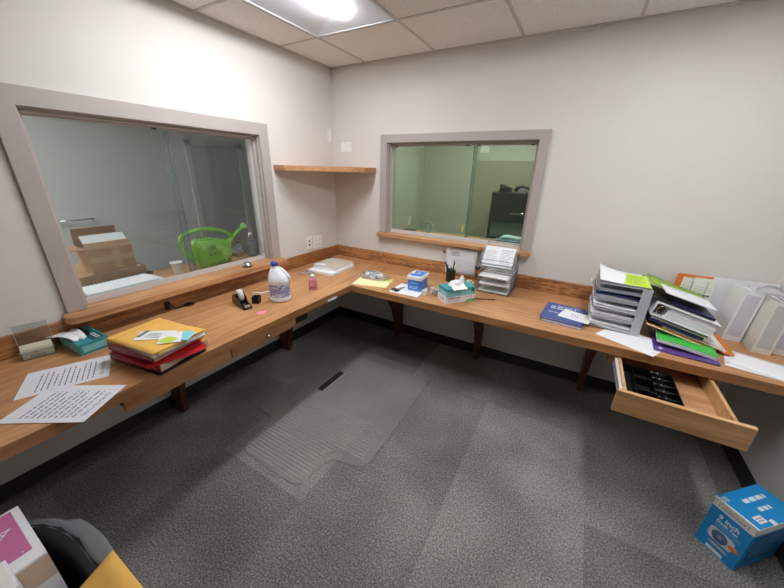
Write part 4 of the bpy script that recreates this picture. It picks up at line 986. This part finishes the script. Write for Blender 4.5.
# ------------------------------------------------------------------ bottom-left: bin, boxes, envelope
r = root('waste_bin', 'large black oval wastebasket with clear liner on the floor at lower left', 'waste bin', (1.01, -2.705, 0))
def oval(rx, ry, z, n=44, e=.72): return [(rx*math.copysign(abs(math.cos(2*PI*i/n))**e, math.cos(2*PI*i/n)), ry*math.copysign(abs(math.sin(2*PI*i/n))**e, math.sin(2*PI*i/n)), z) for i in range(n)]
b = MB(); b.loft([oval(.25, .17, .0), oval(.33, .226, .385), oval(.336, .232, .395), oval(.322, .218, .395), oval(.245, .165, .01)], BLACK); b.build('bin_body', r)
rings = []
for j, (rx, ry, z) in enumerate([(.316, .212, .28), (.321, .217, .39), (.329, .225, .402), (.340, .238, .400), (.346, .243, .36), (.352, .250, .30)]):
    ring = oval(rx, ry, z); R2 = []
    for i, (x, y, zz) in enumerate(ring):
        a = 2*PI*i/44; bump = max(0, math.cos((a-PI*.50)*3.2)) if abs(a-PI*.50) < .5 else 0
        kk = 1+(.010*math.sin(i*2.3+j) if j > 2 else 0)
        R2.append((x*kk, y*kk+(.028*bump if j in (2, 3) else .022*bump if j > 3 else 0), zz+(.014*math.sin(i*1.1) if j == 5 else .003*math.sin(i*3))+(.018*bump if j in (2, 3) else 0)))
    rings.append(R2)
b = MB(); b.loft(rings, LINER, cap=False); b.build('liner', r)
BEIGE = mat((206, 184, 162), .7, var=.03)
r = root('white_carton', 'white carton with a magenta printed panel on top, standing in the wastebasket', 'box', (.878, -2.635, .2))
b = MB(); b.box(-.128, .128, -.086, .086, -.18, .300, WHITE); b.box(.128, .1283, -.086, .086, .205, .292, BEIGE)
b.box(-.128, .1285, -.087, .0865, .10, .19, mat((60, 66, 150), .5)) if False else None
b.build('carton', r, bevel=.0015)
MG = mat((206, 118, 166), .4, var=.03)
b = MB(); b.box(-.12, .085, -.08, .068, .3003, .3008, MG)
W3 = mat((238, 214, 230), .5)
b.prism([(-.02, -.06), (.06, -.03), (.00, .02), (.015, -.015)], .3008, .3012, W3)
b.text('A', .05, W3, TR(-.04, .035, .301, rz=20)); b.lathe([(.004, 0), (.0, .0002)], W3, TR(.075, .05, .301), n=8)
b.build('printed_panel', r)
b = MB(); b.box(-.054, .054, -.09, .09, 0, .40, mat((240, 240, 243), .5, var=.01)); b.box(-.05, .05, -.086, .086, .4001, .4012, PLW)
place(b, 'white_carton', 'plain white carton at the lower left frame edge beside the magenta panelled one', 'box', 1.066, -2.702, .165, 0, bevel=.003)
b = MB(); b.sheet(.215, .30, MANILA, fn=lambda u, v: .004*math.sin(u*PI)*math.sin(v*PI), nu=8, nv=8, t=.003); 
place(b, 'manila_envelope', 'yellow manila envelope dropped into the wastebasket', 'envelope', 1.235, -2.585, .40, 0, rx=24)

# ================================================================== the room beyond the left window
LOB = mat((202, 202, 198), .8, var=.02, scale=3, name='lobby_paint')
struct(MB().box(-2.9, -2.8, -4.2, 2.2, 0, H, LOB), 'wall_lobby_far', 'grey wall of the room beyond the left window')
struct(MB().box(-2.8, -WT, -4.3, -4.2, 0, H, LOB), 'wall_lobby_side', 'grey side wall of the room beyond the left window')
struct(MB().box(-2.8, -WT, 2.2, 2.3, 0, H, LOB), 'wall_lobby_end', 'grey end wall of the room beyond the left window')
struct(MB().box(-WT-.002, -WT, WT, 2.2, 0, H, LOB), 'wall_lobby_near', 'grey near wall of the room beyond the left window')
struct(MB().box(-WT-.002, -WT, -4.2, YF, 0, H, LOB), 'wall_lobby_corner', 'grey near wall of the room beyond the left window')
struct(MB().box(-2.8, -WT, -4.2, 2.2, -.06, 0, mat((120, 118, 114), .9)), 'floor_lobby', 'floor of the room beyond the left window')
struct(MB().box(-2.8, -WT, -4.2, 2.2, H, H+.05, CEIL), 'ceiling_lobby', 'ceiling of the room beyond the left window')
b = MB(); DG = mat((168, 168, 165), .6); b.box(-2.8, -2.775, .17, 1.05, 0, 1.86, DG); b.box(-2.775, -2.765, .17, .24, 0, 1.86, LOB); b.box(-2.775, -2.765, .98, 1.05, 0, 1.86, LOB); b.box(-2.775, -2.765, .17, 1.05, 1.8, 1.86, LOB)
struct(b, 'door_1', 'grey door in the far wall of the room beyond the left window')  # slightly darker rectangle with wall-coloured borders
r = root('ceiling_light', 'square lit ceiling panel in the room beyond the left window', 'ceiling light', (-1.7, -2.9, H))  # panel added out of view to brighten this room behind the glass
MB().box(-.30, .30, -.60, .60, -.012, -.002, REFL).build('frame', r); MB().box(-.28, .28, -.58, .58, -.016, -.0121, emit('lobby_lens', (255, 253, 250), 30)).build('lens', r)
# receiving table in that room
r = root('side_table', 'plain table in the room beyond the left window carrying the cardboard boxes', 'table', (-.75, -1.85, 0))
MB().box(-.30, .30, -.55, .45, .70, .73, mat((150, 120, 92), .5)).build('tabletop', r, bevel=.003)
for sx in (-.26, .26):
    for sy in (-.50, .40): MB().box(sx-.02, sx+.02, sy-.02, sy+.02, 0, .70, GREYD).build('leg', r)
# lower flat carton
r = root('cardboard_box', 'wide flat brown cardboard box beneath the smaller open box, beyond the glass', 'box', (-.70, -1.76, .7305), (0, 0, 0))
MB().box(-.20, .20, -.24, .22, 0, .130, CARD).build('carton', r, bevel=.002)
MB().box(.2002, .2006, -.24, .22, .05, .08, TAPE).box(-.20, .2008, .06, .20, .1302, .1306, mat((226, 222, 216), .6)).build('tape', r)
# upper open carton
r = root('cardboard_box', 'small brown cardboard box with raised flaps and a white label, beyond the glass', 'box', (-.625, -1.70, .861), (0, 0, -3))
b = MB(); b.box(-.12, .12, -.12, .115, 0, .002, CARD)
for (x0, x1, y0, y1) in ((-.12, -.117, -.12, .115), (.117, .12, -.12, .115), (-.117, .117, -.12, -.117), (-.117, .117, .112, .115)): b.box(x0, x1, y0, y1, .002, .155, CARD)
b.box(-.118, .118, -.118, .113, .135, .138, CARD)
b.build('carton', r)
b = MB(); b.box(.1202, .1206, -.12, .115, .070, .105, TAPE); b.box(.1203, .1209, .0, .045, .015, .155, TAPE); b.build('tape', r)
Mf = TR(.118, 0, .155, ry=-55)
b = MB(); b.box(-.002, .002, -.12, .115, 0, .125, CARD, TR(.118, 0, .155, ry=-50)); b.box(.0021, .0026, -.118, .112, .055, .120, WHITE, TR(.118, 0, .155, ry=-50)); b.build('front_flap', r)
b = MB(); b.box(-.002, .002, -.12, .115, 0, .115, CARD, TR(-.118, 0, .155, ry=12)); b.build('rear_flap', r)
b = MB(); b.box(-.10, .10, -.11, 0, -.002, .002, CARD, TR(-.02, -.12, .150, rx=-6)); b.build('side_flap', r)
# coat rail
r = root('wall_rail', 'thin metal rail on the far wall beyond the left window above the boxes', 'rail', (-2.8, -1.22, .93))
MB().rods([((.05, -.16, 0), (.05, .18, .0))], .009, CHROME).build('rail', r)
for q in (-.14, .16): MB().rods([((0, q, 0), (.05, q, 0))], .007, CHROME).build('rail_bracket', r)
# things on the ledge beyond the glass
r = root('spiral_pad', 'large white paper pad with black comb binding on the ledge behind left glass', 'pad', (-.215, -1.78, LZ0+.001), (0, 0, 0))
b = MB()
for q in range(5): b.box(-.075, .105, -.20-.003*q, .19-.012*q, q*.006, q*.006+.005, [WHITE, PAPER2][q % 2])
b.build('page_block', r)
b = MB(); b.rods([((-.08, -.21, .024), (-.08, .19, .024))], .009, BLACK)
for k in range(20): b.tube([(-.08+.014*math.cos(a), -.19+k*.019, .026+.016*math.sin(a)) for a in [2*PI*i/10 for i in range(10)]], .0014, BLACK, n=4, closed=True)
b.box(-.095, -.082, -.21, .18, 0, .006, mat((110, 116, 114), .4)); b.build('comb_binding', r)
b = MB().lathe([(0, .001), (.0215, .001), (.023, 0), (.024, .002), (.035, .078), (.038, .079), (.038, .083), (.034, .083), (.0225, .006), (0, .006)], PLW, n=28)
place(b, 'foam_cup', 'white foam cup on the ledge behind left glass beside the green watering can', 'cup', -.20, -1.478, LZ0+.001)

GR = mat((116, 172, 42), .3, var=.05, scale=8, name='green_can'); GRD = mat((60, 116, 24), .4)
r = root('watering_can', 'bright green plastic watering can with long spout behind the left glass', 'watering can', (-.20, -1.21, LZ0+.001))
def el2(y0, y1, z, hw, n=26, e=.65, dz=0):
    cy, ry = (y0+y1)/2, abs(y1-y0)/2
    return [(hw*math.copysign(abs(math.cos(2*PI*i/n))**e, math.cos(2*PI*i/n)), cy+ry*math.copysign(abs(math.sin(2*PI*i/n))**e, math.sin(2*PI*i/n)), z+dz*(math.sin(2*PI*i/n))) for i in range(n)]
b = MB(); b.loft([el2(-.120, .110, 0, .048), el2(-.130, .120, .006, .055), el2(-.142, .132, .06, .062, dz=.004), el2(-.147, .140, .12, .062, dz=-.002), el2(-.146, .135, .165, .056, dz=-.006), el2(-.138, .105, .190, .046, dz=-.012), el2(-.125, .07, .2, .036, dz=-.01)], GR); b.build('tank', r)
b = MB(); b.loft([el2(-.115, .01, .196, .034, dz=-.006), el2(-.118, .015, .212, .036, dz=-.006), el2(-.105, .0, .212, .027, dz=-.006), el2(-.103, -.002, .2, .026, dz=-.006)], GR); b.loft([el2(-.105, .0, .2005, .027, dz=-.006), el2(-.105, .0, .2015, .027, dz=-.006)], mat((14, 34, 8), .6)); b.build('fill_opening', r)
pts = [(-.13, .03), (-.160, .08), (-.195, .125), (-.212, .178), (-.208, .225), (-.178, .256), (-.113, .272), (-.04, .275), (.035, .262), (.11, .236), (.170, .195)]
def smooth_path(p, k=4):
    out = []
    for i in range(len(p)-1):
        a = p[max(i-1, 0)]; b0 = p[i]; c0 = p[i+1]; d0 = p[min(i+2, len(p)-1)]
        for j in range(k):
            t = j/k; out.append(tuple(.5*((2*b0[q])+(-a[q]+c0[q])*t+(2*a[q]-5*b0[q]+4*c0[q]-d0[q])*t*t+(-a[q]+3*b0[q]-3*c0[q]+d0[q])*t**3) for q in range(len(b0))))
    out.append(p[-1]); return out
P = [(0, y, z) for y, z in smooth_path(pts)]
b = MB(); b.tube(P, .0155, GR, n=12, flat=1.0); b.build('handle', r)
sp = [(.095, .10, .034), (.13, .14, .026), (.165, .175, .019), (.22, .215, .014), (.262, .242, .0125)]
b = MB(); b.tube([(0, y, z) for y, z, _ in sp], [q for *_, q in sp], GR, n=14); b.build('spout', r)
Mr = Matrix.Translation((0, .262, .240)) @ Matrix.Rotation(R(-62), 4, 'X')
b = MB(); b.lathe([(.0125, -.004), (.016, .005), (.027, .028), (.030, .036), (.027, .038)], GR, Mr, n=22, cap=False); b.lathe([(0, .0375), (.0275, .0375), (.0275, .041), (0, .042)], mat((214, 222, 196), .4), Mr, n=22); b.build('rose', r)
Mt = Matrix.Translation((.0632, -.01, .125)) @ Matrix(((0, 0, 1, 0), (1, 0, 0, 0), (0, 1, 0, 0), (0, 0, 0, 1)))
INKG = mat((22, 52, 16), .6)
b = MB(); b.text('Life', .046, INKG, Mt @ TR(-.035, .024, 0, rz=4), bold=-.0004, shear=.25); b.text('Care', .050, INKG, Mt @ TR(-.012, -.018, .0, rz=4), bold=-.0002, shear=.3); b.build('handwriting', r)
b = MB(); b.box(.050, .0535, -.134, -.120, .03, .095, mat((150, 190, 110), .5), TR(rz=-12)); b.build('level_strip', r)
# water bottles
WB_ = clear('bottle_plastic', (232, 238, 240), .10, (225, 230, 235), .05, 1.5)
def waterbottle(x, y, h, capm, lab, rr=.033):
    r = root('water_bottle', lab, 'bottle', (x, y, LZ0+.001), (0, 0, 0)); k = h/.205
    prof = [(0, .004), (rr*.8, .0), (rr, .006)]
    for q in range(7): prof += [(rr, .012+q*.012), (rr*.94, .018+q*.012)]
    prof += [(rr, .10), (rr, .135), (rr*.93, .150), (rr*.7, .168), (rr*.42, .180), (rr*.38, .192)]
    b = MB().lathe([(a, z*k) for a, z in prof], WB_, n=22); b.build('bottle_body', r)
    MB().lathe([(rr*.46, .184*k), (rr*.46, .203*k), (0, .205*k)], capm, n=16).build('cap', r)
    MB().lathe([(rr+.0006, .10*k), (rr+.0006, .135*k)], clear('label_film%d' % int(h*1000), (170, 185, 205), .5, (190, 200, 215), .3), n=22, cap=False).build('label', r)
waterbottle(-.20, -.872, .198, PLW, 'clear ribbed water bottle behind the left glass at the window right end')
waterbottle(-.27, -.955, .13, BLACK, 'small clear bottle with dark cap between the watering can and larger bottle', .03)
b = MB(); b.lathe([(0, .003), (.05, .0), (.06, .006), (.07, .04), (.066, .04), (.056, .008), (0, .006)], mat((120, 98, 78), .7), n=24)
place(b, 'small_basket', 'low brown bowl on the ledge behind the watering can spout', 'bowl', -.34, -.935, LZ0+.001)

# ================================================================== the room beyond the green window
GX0, GX1, GY1 = .03, 3.0, 2.0
GP = mat((190, 192, 176), .8, var=.02, scale=3, name='office_upper_paint'); GP2 = mat((160, 158, 132), .8, var=.02, scale=3, name='office_lower_paint')
struct(MB().box(GX0, GX1, GY1, GY1+.1, 0, H, GP), 'wall_office_far', 'pale green wall of the office beyond the back window')
struct(MB().box(GX0-.1, GX0, WT, GY1, 0, H, GP), 'wall_office_left', 'pale green side wall of the office beyond the back window')
struct(MB().box(GX1, GX1+.1, WT, GY1, 0, H, GP), 'wall_office_right', 'side wall of the office beyond the back window')
struct(MB().box(GX0, GX1, WT, GY1, -.06, 0, mat((110, 106, 98), .9)), 'floor_office', 'floor of the office beyond the back window')
struct(MB().box(GX0, GX1, WT, GY1, H, H+.05, CEIL), 'ceiling_office', 'ceiling of the office beyond the back window')
struct(MB().box(.80, GX1, GY1-.02, GY1, 0, 1.683, GP2), 'trim_3', 'olive lower panel on the far office wall')
r = root('ceiling_light', 'lit ceiling panel in the office beyond the green tinted window', 'ceiling light', (1.3, 1.0, H))  # unseen light source added so the office shows through the green panes
MB().box(-.60, .60, -.30, .30, -.012, -.002, REFL).build('frame', r); MB().box(-.58, .58, -.28, .28, -.016, -.0121, emit('office_lens', (252, 252, 246), 12)).build('lens', r)
CAB = mat((30, 23, 23), .35, var=.08, name='dark_laminate')
r = root('storage_cabinet', 'dark brown tall cabinet with lever handle seen through the green window', 'cabinet', (1.62, 1.74, 0))
b = MB(); b.box(-.455, .60, -.22, .22, 0, .80, CAB); b.box(-.455, .60, -.22, .22, .98, 1.32, CAB); b.box(-.455, -.43, -.22, .22, .80, .98, CAB); b.box(.575, .60, -.22, .22, .80, .98, CAB); b.box(-.43, .575, .19, .22, .80, .98, mat((100, 108, 104), .5)); b.build('cabinet_body', r, bevel=.002)
b = MB(); b.box(-.45, .595, -.24, -.2205, 1.0, 1.315, CAB); b.build('door', r, bevel=.002)
b = MB(); b.box(-.20, -.07, -.262, -.254, 1.085, 1.097, CHROME); b.lathe([(.018, 0), (.018, .022), (0, .024)], CHROME, TR(-.07, -.24, 1.091, 90)); b.build('lever_handle', r)
b = MB(); b.box(-.45, .595, -.24, -.2205, .02, .79, CAB); b.build('door', r, bevel=.002)
b = MB(); b.box(-.43, .57, -.20, .19, .81, .975, mat((96, 108, 106), .5)); b.build('shelf_liner', r)  # grey block filling the gap between the cabinet's upper and lower parts
r = root('desk_phone', 'black desk phone standing on the dark cabinet beyond the green window', 'telephone', (1.30, 1.62, 1.3205), (0, 0, 8))
b = MB(); b.prism([(-.07, 0), (.07, 0), (.07, .05), (-.07, .095)], -.06, .06, BLACK, TR(rx=90)); b.build('phone_base', r, bevel=.004)
b = MB(); b.tube([(-.05, -.085, .03), (-.045, -.085, .055), (.0, -.085, .06), (.045, -.085, .05), (.05, -.085, .03)], .011, BLACKG, n=8); b.build('handset', r)
b = MB(); b.tube([(-.09, 0, .02), (-.07, 0, .055), (-.02, 0, .075), (.04, 0, .06), (.09, .0, .03), (.12, 0, .045), (.15, 0, .03)], [.022, .026, .02, .018, .022, .028, .02], BLACK, n=10); b.box(-.03, .03, -.04, .04, 0, .035, GREYD)
place(b, 'black_headset', 'black headset coiled beside the phone on the dark cabinet', 'headset', 1.50, 1.62, 1.3205)
b = MB(); b.box(-.05, .06, -.045, .045, 0, .05, BLACK)
place(b, 'small_black_box', 'small black case at the right of the headset on the dark cabinet', 'case', 1.70, 1.62, 1.3205, 10, bevel=.006)
for k, x in enumerate((.858, .915)):
    plate('office_wall_plate', ['left of two white plates high on the office wall beyond the green window', 'right of two white plates high on the office wall beyond the green window'][k], 'wall plate', MBk(x, 1.822, GY1-.0003), .05, .085, 'switch', )
Mo = Matrix.Translation((GX0+.0003, 1.577, .864)) @ Matrix(((0, 0, 1, 0), (1, 0, 0, 0), (0, 1, 0, 0), (0, 0, 0, 1)))
plate('office_outlet', 'white outlet low on the side wall seen through the green window left part', 'outlet', Mo, .075, .115, 'outlet')
b = MB()
for q in range(4): b.box(-.10+.003*q, .10-.002*q, -.08, .09-.004*q, q*.009, q*.009+.008, [TEAL, mat((92, 150, 176), .5)][q % 2])
place(b, 'teal_folders', 'stack of teal folders on the ledge behind the green glass at right', 'folders', 1.672, .235, BZ0+.001, 0)
b = MB(); b.sheet(.17, .12, mat((200, 232, 232), .5), fn=lambda u, v: .003+.004*math.sin(u*6), nu=10, nv=3, t=.008)
place(b, 'paper_sheet', 'pale cyan crumpled sheet on the teal folders behind the green glass', 'paper sheet', 1.685, .245, BZ0+.038, 3)
b = MB(); b.rods([((-.045, 0, .0), (-.045, 0, .05)), ((-.045, 0, .05), (.045, 0, .05)), ((.045, 0, .05), (.045, 0, 0)), ((-.045, 0, .003), (.045, 0, .003))], .0022, WIRE)
place(b, 'wire_stand', 'small wire stand at left of the teal folders behind the green glass', 'wire stand', 1.52, .18, BZ0+.0015, 15)
b = MB(); b.box(-.055, .055, -.03, .03, 0, .014, BLACK); place(b, 'black_case', 'flat black case lying on the ledge behind the green glass at left', 'case', .73, .21, BZ0+.0005, 5, bevel=.003)
b = MB(); b.lathe([(.034, -.01), (.055, -.01), (.055, .01), (.034, .01), (.034, -.01)], clear('tape_film', (215, 235, 225), .35, (205, 225, 215), .15), TR(0, 0, .056, 90), n=30, cap=False)
place(b, 'tape_roll', 'clear tape roll standing on the ledge behind the green glass', 'tape roll', .91, .22, BZ0+.001, 25)

# pieces that belong to a part hang below that part
SUBS = {'under_counter_drawer': [('knob', 'drawer_front')], 'storage_cabinet': [('lever_handle', 'door')], 'bleach_bottle': [('label_wrap', 'jug_body'), ('handle', 'jug_body')],
        'pink_bottle': [('label', 'bottle_body')], 'water_bottle': [('label', 'bottle_body')], 'wipes_box': [('lid_label', 'lid')], 'manila_envelope': [('flap', 'envelope_body')],
        'watering_can': [('handwriting', 'tank'), ('level_strip', 'tank'), ('rose', 'spout')], 'tape_dispenser': [('hub', 'tape_roll')], 'chair_mat': [('ribbing', 'mat_sheet')],
        'fan_box': [('sticker', 'top_flap')], 'white_carton': [('printed_panel', 'carton')], 'light_switch_plate': [('screw', 'cover_plate')], 'blank_wall_plate': [('screw', 'cover_plate')],
        'drawer_organiser': [('coin_cup', 'tray')], 'cardboard_box': [('tape', 'carton')]}
bpy.context.view_layer.update()
stem = lambda n: n.rsplit('.', 1)[0] if n[-3:].isdigit() and '.' in n else n
for o in list(COL.objects):
    if o.parent is None and o.type == 'EMPTY' and stem(o.name) in SUBS:
        for sub, part in SUBS[stem(o.name)]:
            P_ = [c for c in o.children if stem(c.name) == part]
            if not P_: continue
            for c in [c for c in o.children if stem(c.name) == sub]:
                c.parent = P_[0]; c.location = c.location-P_[0].location
#@@TAIL
# ------------------------------------------------------------------ camera, world
cam = bpy.data.cameras.new('camera'); co = bpy.data.objects.new('camera', cam); COL.objects.link(co)
fw = Vector((-0.45956449, 0.81064571, -0.36284158)); rt = Vector((0.86511549, 0.50101625, 0.02362)); up = Vector((-0.20093698, 0.30304496, 0.93155144))
m = Matrix((rt, up, -fw)).transposed().to_4x4(); m.translation = Vector((2.12751915, -2.56798231, 1.53569546))
co.matrix_world = m
cam.sensor_width = 36; cam.sensor_fit = 'HORIZONTAL'; cam.lens = 317.742684/784*36; cam.clip_start = .01; cam.clip_end = 60
S.camera = co
w = bpy.data.worlds.new('world'); w.use_nodes = True; w.node_tree.nodes['Background'].inputs[0].default_value = lin((200, 200, 200)); w.node_tree.nodes['Background'].inputs[1].default_value = .15
S.world = w
S.view_settings.view_transform = 'Standard'; S.view_settings.look = 'None'; S.view_settings.gamma = 1; S.view_settings.use_curve_mapping = False
S.view_settings.exposure = .22
